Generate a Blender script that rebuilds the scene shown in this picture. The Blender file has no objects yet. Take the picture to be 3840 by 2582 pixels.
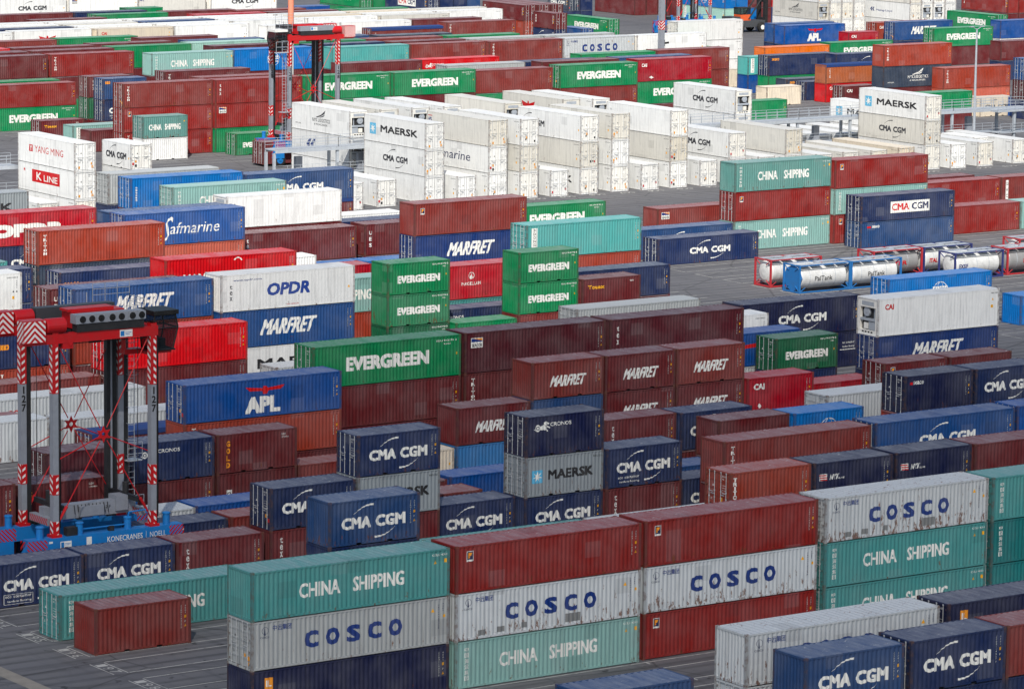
# Container terminal seen from a high viewpoint, built object by object (Blender 4.5)
import bpy, math, random
from mathutils import Vector, Matrix
random.seed(7)
scene = bpy.context.scene
col = scene.collection
# ------------------------------------------------------------------ camera
CAM_F, CAM_PAN, CAM_TILT, CAM_ROLL, CAM_H = 14718.1461, 0.608692044, 0.155429768, 0.0131287088, 50.4515658
def cam_axes():
    f = Vector((math.sin(CAM_PAN)*math.cos(CAM_TILT), math.cos(CAM_PAN)*math.cos(CAM_TILT), -math.sin(CAM_TILT)))
    r = Vector((math.cos(CAM_PAN), -math.sin(CAM_PAN), 0)); u = r.cross(f)
    c, s = math.cos(CAM_ROLL), math.sin(CAM_ROLL)
    return r*c+u*s, -r*s+u*c, f
_r, _u, _f = cam_axes()
cd = bpy.data.cameras.new('camera'); cam = bpy.data.objects.new('camera', cd); col.objects.link(cam)
cd.sensor_width = 36; cd.lens = CAM_F/3840*36; cd.clip_start = 1; cd.clip_end = 6000
cam.matrix_world = Matrix(((_r.x, _u.x, -_f.x, 0), (_r.y, _u.y, -_f.y, 0), (_r.z, _u.z, -_f.z, CAM_H), (0, 0, 0, 1)))
scene.camera = cam
# ------------------------------------------------------------------ sky, sun, exposure
SUN_EL, SUN_AZ = math.radians(46), math.radians(217)      # azimuth clockwise from +Y
world = bpy.data.worlds.new('World'); scene.world = world; world.use_nodes = True
wn = world.node_tree.nodes; wl = world.node_tree.links
sky = wn.new('ShaderNodeTexSky'); sky.sky_type = 'NISHITA'; sky.sun_disc = False
sky.sun_elevation = SUN_EL; sky.sun_rotation = SUN_AZ; sky.air_density = 1.0; sky.dust_density = 2.0; sky.ozone_density = 1.0
bg = wn.get('Background'); bg.inputs['Strength'].default_value = 0.115
wl.new(sky.outputs[0], bg.inputs['Color'])
sd = bpy.data.lights.new('sun', 'SUN'); sd.energy = 5.0; sd.angle = math.radians(0.6); sd.color = (1.0, 0.955, 0.88)
sun = bpy.data.objects.new('sun', sd); col.objects.link(sun)
to_sun = Vector((math.sin(SUN_AZ)*math.cos(SUN_EL), math.cos(SUN_AZ)*math.cos(SUN_EL), math.sin(SUN_EL)))
sun.rotation_euler = to_sun.to_track_quat('Z', 'Y').to_euler(); sun.location = (0, 0, 200)
vs = scene.view_settings; vs.view_transform = 'Standard'; vs.look = 'None'; vs.exposure = 0.05; vs.gamma = 1; vs.use_curve_mapping = False
scene.cycles.max_bounces = 5; scene.cycles.diffuse_bounces = 3; scene.cycles.glossy_bounces = 2
# ------------------------------------------------------------------ helpers
def lin(c): return tuple((x/255/12.92 if x/255 <= .04045 else ((x/255+.055)/1.055)**2.4) for x in c)
class MB:
    """collects faces; build() links them as ONE mesh object"""
    def __init__(s): s.v = []; s.f = []; s.m = []
    def quad(s, a, b, c, d, m=0):
        n = len(s.v); s.v += [a, b, c, d]; s.f.append((n, n+1, n+2, n+3)); s.m.append(m)
    def poly(s, pts, m=0):
        n = len(s.v); s.v += list(pts); s.f.append(tuple(range(n, n+len(pts)))); s.m.append(m)
    def box(s, x0, x1, y0, y1, z0, z1, m=0):
        n = len(s.v)
        s.v += [(x0,y0,z0),(x1,y0,z0),(x1,y1,z0),(x0,y1,z0),(x0,y0,z1),(x1,y0,z1),(x1,y1,z1),(x0,y1,z1)]
        for q in ((3,2,1,0),(4,5,6,7),(0,1,5,4),(1,2,6,5),(2,3,7,6),(3,0,4,7)): s.f.append(tuple(n+i for i in q)); s.m.append(m)
    def tube(s, a, b, r, n=6, m=0, r2=None, caps=True):
        a = Vector(a); b = Vector(b); d = (b-a).normalized(); u = d.orthogonal().normalized(); w = d.cross(u); r2 = r if r2 is None else r2
        k = len(s.v)
        for p, q in ((a, r), (b, r2)):
            for i in range(n):
                t = 2*math.pi*i/n; s.v.append(tuple(p+(u*math.cos(t)+w*math.sin(t))*q))
        for i in range(n):
            j = (i+1) % n; s.f.append((k+i, k+j, k+n+j, k+n+i)); s.m.append(m)
        if caps:
            s.f.append(tuple(k+i for i in reversed(range(n)))); s.m.append(m); s.f.append(tuple(k+n+i for i in range(n))); s.m.append(m)
    def lathe(s, c, axis, prof, n=16, m=0):
        c = Vector(c); d = Vector(axis).normalized(); u = d.orthogonal().normalized(); w = d.cross(u); k = len(s.v)
        for h, r in prof:
            for i in range(n):
                t = 2*math.pi*i/n; s.v.append(tuple(c+d*h+(u*math.cos(t)+w*math.sin(t))*r))
        for q in range(len(prof)-1):
            for i in range(n):
                j = (i+1) % n; s.f.append((k+q*n+i, k+q*n+j, k+(q+1)*n+j, k+(q+1)*n+i)); s.m.append(m)
        s.f.append(tuple(k+i for i in reversed(range(n)))); s.m.append(m)
        e = k+(len(prof)-1)*n; s.f.append(tuple(e+i for i in range(n))); s.m.append(m)
    def mesh(s, name, mats, smooth=False):
        me = bpy.data.meshes.new(name); me.from_pydata([tuple(p) for p in s.v], [], s.f)
        for m in mats: me.materials.append(m)
        me.polygons.foreach_set('material_index', s.m)
        if smooth: me.polygons.foreach_set('use_smooth', [True]*len(me.polygons))
        me.update(); return me
    def build(s, name, mats, parent=None, color=None, smooth=False, loc=None):
        if not isinstance(mats, (list, tuple)): mats = [mats]
        return put(name, s.mesh(name, mats, smooth), parent, color, loc)
def put(name, me, parent=None, color=None, loc=None):
    o = bpy.data.objects.new(name, me); col.objects.link(o)
    if parent: o.parent = parent
    if color: o.color = color
    if loc: o.location = loc
    return o
def tag(o, label=None, cat=None, group=None, kind=None):
    if label: o['label'] = label
    if cat: o['category'] = cat
    if group: o['group'] = group
    if kind: o['kind'] = kind
    return o
def empty(name, loc, rz=0, **k):
    o = bpy.data.objects.new(name, None); col.objects.link(o); o.location = loc; o.rotation_euler = (0, 0, rz); o.empty_display_size = .5
    return tag(o, **k)
# ------------------------------------------------------------------ materials
def newmat(name):
    m = bpy.data.materials.new(name); m.use_nodes = True; nt = m.node_tree
    return m, nt, nt.nodes.get('Principled BSDF')
def N(nt, t, **k):
    n = nt.nodes.new(t)
    for a, v in k.items(): setattr(n, a, v)
    return n
def mixc(nt, fac, a, b, bt='MIX'):
    n = N(nt, 'ShaderNodeMix', data_type='RGBA', blend_type=bt)
    for i, v in ((0, fac), (6, a), (7, b)):
        if hasattr(v, 'links'): nt.links.new(v, n.inputs[i])
        elif v is not None: n.inputs[i].default_value = v if i == 0 else (*v[:3], 1)
    return n.outputs[2]
def math_(nt, op, a, b=None, clamp=False):
    n = N(nt, 'ShaderNodeMath', operation=op, use_clamp=clamp)
    for i, v in ((0, a), (1, b)):
        if v is None: continue
        if hasattr(v, 'links'): nt.links.new(v, n.inputs[i])
        else: n.inputs[i].default_value = v
    return n.outputs[0]
def ramp(nt, v, lo, hi, a=0., b=1.):
    n = N(nt, 'ShaderNodeMapRange'); nt.links.new(v, n.inputs[0])
    for i, q in ((1, lo), (2, hi), (3, a), (4, b)): n.inputs[i].default_value = q
    return n.outputs[0]
def noise(nt, vec, scale, detail=3., rough=.6, dist=0.):
    n = N(nt, 'ShaderNodeTexNoise'); n.inputs['Scale'].default_value = scale; n.inputs['Detail'].default_value = detail
    n.inputs['Roughness'].default_value = rough; n.inputs['Distortion'].default_value = dist
    nt.links.new(vec, n.inputs['Vector']); return n.outputs['Fac']
def vmath(nt, op, a, b):
    n = N(nt, 'ShaderNodeVectorMath', operation=op)
    for i, v in ((0, a), (1, b)):
        if hasattr(v, 'links'): nt.links.new(v, n.inputs[i])
        else: n.inputs[i].default_value = v
    return n.outputs[0]
def paint_material(name, roof=False, letter=False, fixed=None):
    """weathered container paint: colour from the object's own colour, alpha = how rusty it is"""
    m, nt, b = newmat(name); L = nt.links
    oi = N(nt, 'ShaderNodeObjectInfo'); tc = N(nt, 'ShaderNodeTexCoord')
    vec = vmath(nt, 'ADD', tc.outputs['Object'], vmath(nt, 'MULTIPLY', oi.outputs['Location'], (.37, .53, .71)))
    base = oi.outputs['Color']; wear = oi.outputs['Alpha']
    if fixed:
        q = N(nt, 'ShaderNodeRGB'); q.outputs[0].default_value = (*fixed[:3], 1); base = q.outputs[0]
        q = N(nt, 'ShaderNodeValue'); q.outputs[0].default_value = fixed[3]; wear = q.outputs[0]
    big = noise(nt, vec, .45, 3); fine = noise(nt, vec, 5.5, 4, .7)
    streak = noise(nt, vmath(nt, 'MULTIPLY', vec, (5., 5., .35)), 1., 3, .6)
    c = mixc(nt, ramp(nt, big, .35, .75, 0, .13), base, (.40, .40, .40))            # chalky fading
    if roof:
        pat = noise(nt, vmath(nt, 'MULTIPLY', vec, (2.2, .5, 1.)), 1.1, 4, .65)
        c = mixc(nt, ramp(nt, pat, .35, .7, .14, .36), c, (.42, .44, .47))             # roof dust, made paler and bluer to paint in sky light
        c = mixc(nt, ramp(nt, fine, .58, .75, 0, .35), c, (.10, .09, .085))
        hit = noise(nt, vmath(nt, 'MULTIPLY', vec, (1., 3.2, 1.)), 1.3, 4, .8)
        c = mixc(nt, math_(nt, 'MULTIPLY', ramp(nt, hit, .62, .66), ramp(nt, wear, .2, .7, .10, .85)), c, (.62, .62, .60))
    else:
        c = mixc(nt, ramp(nt, streak, .50, .80, 0, .30 if not letter else .2), c, (.055, .050, .047))
        c = mixc(nt, ramp(nt, fine, .60, .80, 0, .15), c, (.10, .09, .085))
    if not letter:      # repainted and replaced panels
        cell = vmath(nt, 'FLOOR', vmath(nt, 'ADD', vmath(nt, 'MULTIPLY', tc.outputs['Object'], (.95, .8, 1.15)), vmath(nt, 'MULTIPLY', oi.outputs['Location'], (3.7, 5.3, 7.1))), (0, 0, 0))
        wn_ = N(nt, 'ShaderNodeTexWhiteNoise'); L.new(cell, wn_.inputs[0])
        c = mixc(nt, ramp(nt, wn_.outputs[0], .968, .969, 0, .12), c, (.30, .30, .31)); c = mixc(nt, ramp(nt, wn_.outputs[0], .030, .029, 0, .15), c, (.02, .02, .025))
    z = N(nt, 'ShaderNodeSeparateXYZ'); L.new(tc.outputs['Object'], z.inputs[0])
    rn = noise(nt, vmath(nt, 'MULTIPLY', vec, (2.8, 2.8, .9)), 1.5, 5, .75)
    low = ramp(nt, z.outputs[2], .1, 1.5, .13, 0) if not roof else ramp(nt, z.outputs[2], 0, 1, .04, .04)
    thr = math_(nt, 'SUBTRACT', math_(nt, 'ADD', rn, low), math_(nt, 'SUBTRACT', .79, math_(nt, 'MULTIPLY', wear, .19)))
    rust = ramp(nt, thr, 0, .04)
    c = mixc(nt, math_(nt, 'MULTIPLY', rust, .85 if not letter else .5), c, (.13, .045, .018))
    if letter:
        c = mixc(nt, ramp(nt, noise(nt, vec, 3.2, 5, .8), .62, .67, 0, .30), c, (.20, .20, .20))
    hs = N(nt, 'ShaderNodeHueSaturation'); hs.inputs['Saturation'].default_value = 1.03; L.new(c, hs.inputs['Color']); L.new(hs.outputs[0], b.inputs['Base Color'])
    L.new(ramp(nt, fine, .2, .8, .42, .66), b.inputs['Roughness'])
    b.inputs['Specular IOR Level'].default_value = .22
    bp = N(nt, 'ShaderNodeBump'); bp.inputs['Strength'].default_value = .5; bp.inputs['Distance'].default_value = .06
    L.new(noise(nt, vec, 1.4, 2, .5), bp.inputs['Height'])
    if not letter: L.new(bp.outputs[0], b.inputs['Normal'])
    return m
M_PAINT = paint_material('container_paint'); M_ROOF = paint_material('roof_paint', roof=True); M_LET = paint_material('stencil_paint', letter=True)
def castmat():
    m, nt, b = newmat('corner_casting'); oi = N(nt, 'ShaderNodeObjectInfo'); tc = N(nt, 'ShaderNodeTexCoord')
    n = noise(nt, vmath(nt, 'ADD', tc.outputs['Object'], oi.outputs['Location']), 6, 3)
    c = mixc(nt, math_(nt, 'ADD', ramp(nt, n, .4, .6, .25, .7), math_(nt, 'MULTIPLY', oi.outputs['Alpha'], .2)), oi.outputs['Color'], (.10, .05, .03))
    nt.links.new(c, b.inputs['Base Color']); b.inputs['Roughness'].default_value = .7; return m
M_CAST = castmat()
def postmat():
    m, nt, b = newmat('corner_post'); oi = N(nt, 'ShaderNodeObjectInfo'); tc = N(nt, 'ShaderNodeTexCoord')
    n = noise(nt, vmath(nt, 'ADD', tc.outputs['Object'], oi.outputs['Location']), 3, 4, .7)
    c = mixc(nt, .38, oi.outputs['Color'], (.03, .03, .033)); c = mixc(nt, ramp(nt, n, .45, .62, .0, .55), c, (.11, .05, .028))
    nt.links.new(c, b.inputs['Base Color']); b.inputs['Roughness'].default_value = .65; return m
M_POST = postmat()
def flat(name, c, rough=.5, metal=0., dirt=.25, scale=2.):
    m, nt, b = newmat(name); tc = N(nt, 'ShaderNodeTexCoord')
    n = noise(nt, tc.outputs['Object'], scale, 4, .65)
    nt.links.new(mixc(nt, ramp(nt, n, .4, .8, 0, dirt), lin(c), (.07, .06, .055)), b.inputs['Base Color'])
    b.inputs['Roughness'].default_value = rough; b.inputs['Metallic'].default_value = metal; return m
M_STEEL = flat('galvanised_steel', (165, 172, 180), .5, .0); M_DARK = flat('dark_steel', (30, 31, 34), .6)
M_GREYP = flat('grey_paint', (140, 145, 154), .45); M_REDP = flat('red_paint', (190, 14, 22), .4); M_BLUEP = flat('blue_paint', (20, 118, 190), .4)
M_WHITEP = flat('white_paint', (225, 225, 222), .5, 0, .15); M_RUB = flat('rubber', (22, 22, 23), .85); M_GLASS = flat('tinted_glass', (18, 22, 28), .08, 0, 0)
M_PINK = flat('lilac_stripe', (150, 150, 200), .5); M_DKG = flat('dark_grey_paint', (62, 65, 70), .5); M_BLACK = flat('black_paint', (12, 12, 13), .5); M_TANK = flat('tank_jacket', (205, 206, 204), .32, .0, .3)
M_TARP = flat('blue_tarpaulin', (28, 60, 120), .6, 0, .35); M_ORNG = flat('orange_paint', (215, 90, 40), .5); M_YEL = flat('yellow_plate', (225, 150, 30), .5)
M_ROD = flat('locking_rod_zinc', (185, 188, 190), .5)
M_SKIN = flat('skin', (190, 140, 115), .6, 0, 0); M_VEST = flat('orange_vest', (225, 100, 60), .7, 0, .1); M_TROU = flat('dark_trousers', (30, 38, 60), .8, 0, .1)
# colours of the containers: sRGB of the paint itself, rust amount
COL = {
'teal': (72,140,138,0.32), 'dteal': (32,112,112,0.3), 'dteal2': (88,134,128,0.5), 'pteal': (132,172,166,0.4), 'ptealw': (150,190,178,.3), 'dong': (82,164,160,0.3),
'cgrey': (164,168,168,0.4), 'cwhite': (190,195,197,0.78), 'mgrey': (142,150,154,.45), 'white': (229,230,228,.28), 'white2': (212,210,202,.3), 'cream': (218,206,186,0.35),
'navy': (25,41,80,0.4), 'dnavy': (18,25,62,0.35), 'cblue': (38,68,112,0.5), 'mblue': (28,72,128,0.35), 'mblue2': (24,50,104,0.3), 'ablue': (18,74,144,.3), 'bblue': (2,104,176,0.2), 'lblue': (60,118,172,.3),
'saf': (40,80,142,0.35), 'slate': (46,58,76,0.4), 'maroon': (98,33,36,0.45), 'dmar': (80,27,36,0.3), 'brown': (120,48,44,0.45), 'rust': (150,58,42,0.4), 'flor': (132,36,33,0.4), 'red': (200,14,24,0.2), 'redw': (176,34,46,0.45),
'cred': (154,20,36,0.25), 'salmon': (186,92,74,.3), 'green': (8,124,74,0.3), 'pgreen': (44,120,82,0.5), 'dgreen': (20,92,60,0.35), 'orange': (220,112,40,.25), 'ochre': (164,92,58,.4)}
def colour(k):
    r, g, b, w = COL[k]; return (*lin((r, g, b)), w)
LET = {'w': (228,228,222), 'k': (24,24,28), 'b': (24,52,118), 'nb': (22,34,78), 'r': (196,26,30), 'y': (236,172,40), 'o': (232,150,50), 'lb': (96,176,212), 'dk': (50,52,58), 'cb': (28,62,140), 'gr': (120,122,122)}
def letcol(k): return (*lin(LET[k]), .15)

# ------------------------------------------------------------------ container geometry (meshes shared between alike containers)
W = 2.438
CACHE = {}
def cached(key, fn):
    if key not in CACHE: CACHE[key] = fn()
    return CACHE[key]
def profile(x0, x1, pitch, depth):
    """trapezoid corrugation from x0 to x1: list of (x, inward depth)"""
    n = max(2, round((x1-x0)/pitch)); p = (x1-x0)/n; out = [(x0, 0.)]
    for i in range(n):
        a = x0+i*p; out += [(a+p*.14, 0.), (a+p*.39, depth), (a+p*.61, depth), (a+p*.86, 0.)]
    out.append((x1, 0.)); return out
def side_profile(L, reef): return profile(-L/2+.155, L/2-.155, .30 if reef else .278, .008 if reef else .042)
def m_side(L, H, reef, front):
    def f():
        b = MB(); P = side_profile(L, reef); s = -1 if front else 1; y0 = s*(W/2-.012)
        for (xa, da), (xb, db) in zip(P, P[1:]):
            q = [(xa, y0-s*da, .15), (xb, y0-s*db, .15), (xb, y0-s*db, H-.10), (xa, y0-s*da, H-.10)]
            b.poly(q if front else q[::-1])
        return b.mesh('side_wall', [M_PAINT])
    return cached(('side', L, H, reef, front), f)
def m_frame(L, H, pockets):
    def f():
        b = MB(); x, y = L/2, W/2
        for sx in (-1, 1):
            for sy in (-1, 1):
                b.box(*sorted((sx*(x-.003), sx*(x-.16))), *sorted((sy*(y-.003), sy*(y-.12))), .118, H-.118, 2)
                for z0, z1 in ((0, .118), (H-.118, H)):
                    b.box(*sorted((sx*x, sx*(x-.178))), *sorted((sy*y, sy*(y-.162))), z0, z1, 1)
        for sy in (-1, 1):
            ys = sorted((sy*(y-.004), sy*(y-.07)))
            b.box(-x+.178, x-.178, *ys, H-.105, H-.026)
            if pockets:
                for a, c in ((-x+.178, -1.21), (-.85, .85), (1.21, x-.178)): b.box(a, c, *ys, .044, .158)
                for a, c in ((-1.21, -.85), (.85, 1.21)): b.box(a, c, *ys, .137, .158)
            else: b.box(-x+.178, x-.178, *ys, .044, .158)
        for sx in (-1, 1):
            xs = sorted((sx*(x-.004), sx*(x-.10)))
            b.box(*xs, -y+.162, y-.162, H-.115, H-.010); b.box(*xs, -y+.162, y-.162, .022, .15)
        return b.mesh('frame', [M_PAINT, M_CAST, M_POST])
    return cached(('frame', L, H, pockets), f)
def m_roof(L, H, reef):
    def f():
        b = MB(); y = W/2-.06
        P = profile(-L/2+.10, L/2-.10, .36 if not reef else 1.2, .034 if not reef else .006)
        for (xa, da), (xb, db) in zip(P, P[1:]):
            b.quad((xa, -y, H-.018-da), (xb, -y, H-.018-db), (xb, y, H-.018-db), (xa, y, H-.018-da))
        return b.mesh('roof', [M_ROOF])
    return cached(('roof', L, H, reef), f)
def m_floor(L):
    def f():
        b = MB(); b.box(-L/2+.10, L/2-.10, -W/2+.07, W/2-.07, .14, .17)
        n = int(L/1.5)
        for i in range(n):
            xx = -L/2+.4+i*(L-.8)/(n-1); b.box(xx-.03, xx+.03, -W/2+.07, W/2-.07, .03, .14)
        return b.mesh('floor', [M_DARK])
    return cached(('floor', L), f)
def m_blank(L, H, s):
    def f():
        b = MB(); P = profile(-W/2+.118, W/2-.118, .25, .045); x0 = s*(L/2-.014)
        for (ya, da), (yb, db) in zip(P, P[1:]):
            q = [(x0-s*da, ya, .148), (x0-s*db, yb, .148), (x0-s*db, yb, H-.113), (x0-s*da, ya, H-.113)]
            b.poly(q if s > 0 else q[::-1])
        return b.mesh('end_wall', [M_PAINT])
    return cached(('blank', L, H, s), f)
def m_door(L, H, s, side, reef):
    """one door leaf on the end s (+-1), side -1/+1 across"""
    def f():
        b = MB(); x0 = s*(L/2-.035); ya, yb = sorted((side*.014, side*(W/2-.125))); z0, z1 = .16, H-.125
        xi = x0-s*.045
        b.box(*sorted((xi, x0-s*.032)), ya, yb, z0, z1)
        xs = sorted((x0, xi))
        for q in ((ya, ya+.09), (yb-.09, yb)): b.box(*xs, *q, z0, z1)
        nb = 2 if reef else 5; hh = (z1-z0)/nb
        for i in range(nb+1):
            zc = z0+i*hh; b.box(*xs, ya+.09, yb-.09, max(z0, zc-.05), min(z1, zc+.05))
        for i in range(4):
            zc = z0+.2+i*(z1-z0-.4)/3; yc = yb if side > 0 else ya
            b.box(*sorted((x0+s*.002, x0+s*.030)), *sorted((yc-side*.14, yc+side*.03)), zc-.05, zc+.05, 1)
        return b.mesh('door', [M_PAINT, M_CAST if not reef else M_ROD])
    return cached(('door', L, H, s, side, reef), f)
def m_rods(L, H, s, side, k):
    def f():
        b = MB(); y = side*(.30 if k == 0 else .80); x = s*(L/2-.012)
        b.tube((x, y, .06), (x, y, H-.06), .021, 6)
        for z in (.10, .95, 1.35, H-.10): b.box(*sorted((x-s*.02, x+s*.010)), y-.05, y+.05, z-.04, z+.04)
        z = 1.16+.12*k; b.box(*sorted((x, x+s*.02)), *sorted((y, y+side*(-.38 if k else .34))), z-.018, z+.018)
        return b.mesh('locking_rod', [M_ROD])
    return cached(('rod', L, H, s, side, k), f)
def m_reefer(L, H, s):
    def f():
        b = MB(); x = s*(L/2-.05)
        def bx(d0, d1, ya, yb, za, zb, m): b.box(*sorted((x+s*d0, x+s*d1)), ya, yb, za, zb, m)
        bx(-.30, -.26, -1.09, 1.09, .15, H-.12, 1)
        bx(-.26, .0, -1.09, 1.09, H-.75, H-.12, 0); bx(-.26, .0, -1.09, -.90, .15, H-.75, 0); bx(-.26, .0, .90, 1.09, .15, H-.75, 0)
        bx(-.26, .0, -.90, .90, .15, .42, 0); bx(-.26, -.02, -.9, .9, 1.12, 1.30, 2)
        bx(-.26, -.03, -.86, -.1, .46, 1.05, 2); bx(-.26, -.06, .05, .5, .5, .95, 0)
        b.lathe((x-s*.26, .25, H-1.12), (s, 0, 0), [(0, .36), (.16, .36), (.18, .30), (.18, .10), (.20, .08)], 14, 2)
        for sy in (-1, 1): b.box(*sorted((x-s*.25, x-s*.20)), sy*.55-.05, sy*.55+.05, 1.3, H-.8, 2)
        bx(-.05, .012, -.7, .7, H-.60, H-.30, 2)
        for k in range(4): bx(.0, .014, -.6+k*.34, -.4+k*.34, .22, .34, 1)
        return b.mesh('refrigeration_unit', [M_PAINT, M_DARK, M_STEEL])
    return cached(('reef', L, H, s), f)
# ------------------------------------------------------------------ lettering that follows the corrugation
class Poly(list): k = 0
_FC = {}
def glyphs(text, bold=0., cjk=False):
    key = (text, bold)
    if key in _FC: return _FC[key]
    c = bpy.data.curves.new('t', 'FONT'); c.body = text; c.offset = bold; c.resolution_u = 2; o = bpy.data.objects.new('t', c); col.objects.link(o)
    bpy.context.view_layer.update()
    me = bpy.data.meshes.new_from_object(o.evaluated_get(bpy.context.evaluated_depsgraph_get()))
    vs_ = [(v.co.x, v.co.y) for v in me.vertices]; polys = [[vs_[i] for i in p.vertices] for p in me.polygons]
    bpy.data.objects.remove(o); bpy.data.curves.remove(c); bpy.data.meshes.remove(me); _FC[key] = polys; return polys
def T(text, x0, x1, z0, h, bold=.012, shear=0., track=None):
    """text fitted to the box x0..x1, baseline z0, height h; bold = stroke growth, made of copies set a hair apart"""
    P = glyphs(text, 0.); xs = [p[0] for q in P for p in q]; ys = [p[1] for q in P for p in q]
    d = bold*h*1.15; x0 += d; x1 -= d; z0 += d*.8; h2 = h-1.6*d
    a, b_, lo, hi = min(xs), max(xs), min(ys), max(ys); out = []
    offs = [(0, 0)] if bold < .008 else [(0, 0), (-d, -.8*d), (d, .8*d), (-d, .8*d), (d, -.8*d)] + ([(-d, 0), (d, 0)] if bold > .02 else [])
    for k, (ox, oz) in enumerate(offs):
        for q in P:
            w = Poly((x0+ox+(x-a)/(b_-a)*(x1-x0)+shear*(y-lo)/(hi-lo)*h, z0+oz+(y-lo)/(hi-lo)*h2) for x, y in q); w.k = k; out.append(w)
    return out
def TS(text, x0, x1, z0, h, bold=.015, cw=None, shear=0.):
    """letters spread one by one over x0..x1 (wide tracking)"""
    out = []; n = len(text); step = (x1-x0)/n
    for i, ch in enumerate(text):
        if ch != ' ': out += T(ch, x0+i*step+step*.5-(cw or step*.36), x0+i*step+step*.5+(cw or step*.36), z0, h, bold, shear)
    return out
def TV(text, x, z1, z0, h, w, bold=.012):
    """stacked vertically, top z1 to bottom z0"""
    out = []; n = len(text); st = (z1-z0)/n
    for i, ch in enumerate(text):
        if ch != ' ': out += T(ch, x-w/2*(.35 if ch in 'Iil1.' else 1), x+w/2*(.35 if ch in 'Iil1.' else 1), z1-(i+1)*st+(st-h)/2, h, bold)
    return out
def R_(x0, x1, z0, z1): return [[(x0, z0), (x1, z0), (x1, z1), (x0, z1)]]
def ring(cx, cz, r, t, n=20, a0=0, a1=360, sx=1.):
    out = []
    for i in range(n):
        a, b = math.radians(a0+(a1-a0)*i/n), math.radians(a0+(a1-a0)*(i+1)/n)
        out.append([(cx+sx*r*math.cos(a), cz+r*math.sin(a)), (cx+sx*(r-t)*math.cos(a), cz+(r-t)*math.sin(a)), (cx+sx*(r-t)*math.cos(b), cz+(r-t)*math.sin(b)), (cx+sx*r*math.cos(b), cz+r*math.sin(b))][::-1 if a1 > a0 else 1])
    return [q[::-1] for q in out]
def swoosh(x0, z0, x1, z1, bow, t):
    out = []; n = 10; P = []
    for i in range(n+1):
        s = i/n; x = x0+(x1-x0)*s; z = z0+(z1-z0)*s+bow*math.sin(math.pi*s); w = t*(.12+.88*s) if t > 0 else -t*(1-.88*s); P.append((x, z, w))
    for (xa, za, wa), (xb, zb, wb) in zip(P, P[1:]): out.append([(xa, za-wa/2), (xb, zb-wb/2), (xb, zb+wb/2), (xa, za+wa/2)])
    return out
def star(cx, cz, r, n=7):
    out = []
    for i in range(n):
        a = math.pi/2+2*math.pi*i/n; b = a+math.pi/n; c = a-math.pi/n
        out.append([(cx, cz), (cx+r*.36*math.cos(c), cz+r*.36*math.sin(c)), (cx+r*math.cos(a), cz+r*math.sin(a)), (cx+r*.36*math.cos(b), cz+r*.36*math.sin(b))])
    return out
def disc(cx, cz, r, n=14, sx=1.): return [[(cx+sx*r*math.cos(2*math.pi*i/n), cz+r*math.sin(2*math.pi*i/n)) for i in range(n)]]
def triw(x, z, s): return [[(x-s/2, z), (x+s/2, z), (x, z+s)]]
def wing(cx, cz, w, h):
    return [[(cx-w/2, cz+h*.45), (cx-w*.40, cz-.05*h), (cx-w*.08, cz-.12*h), (cx-w*.06, cz+h*.2)], [(cx+w/2, cz+h*.45), (cx+w*.06, cz+h*.2), (cx+w*.08, cz-.12*h), (cx+w*.40, cz-.05*h)],
            [(cx-w*.07, cz+h*.2), (cx-w*.08, cz-h*.12), (cx-w*.05, cz-h*.5), (cx+w*.05, cz-h*.5), (cx+w*.08, cz-h*.12), (cx+w*.07, cz+h*.2), (cx+w*.03, cz+h*.45), (cx-w*.04, cz+h*.45)]]
CSV = '中国海运集团'
def codes(L, H, c='w', yel=True):
    x = L/2
    out = [(c, TV('CXDU1193275', x-.62, H*.86, H*.34, .09, .10) + TV('45G1', x-.36, H*.86, H*.66, .09, .10)+TV('P', x-.36, H*.52, H*.47, .10, .10))]
    if yel: out.append(('y', triw(x-.36, H*.38, .17) + R_(x-.43, x-.29, H*.57, H*.63)))
    return out
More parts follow.
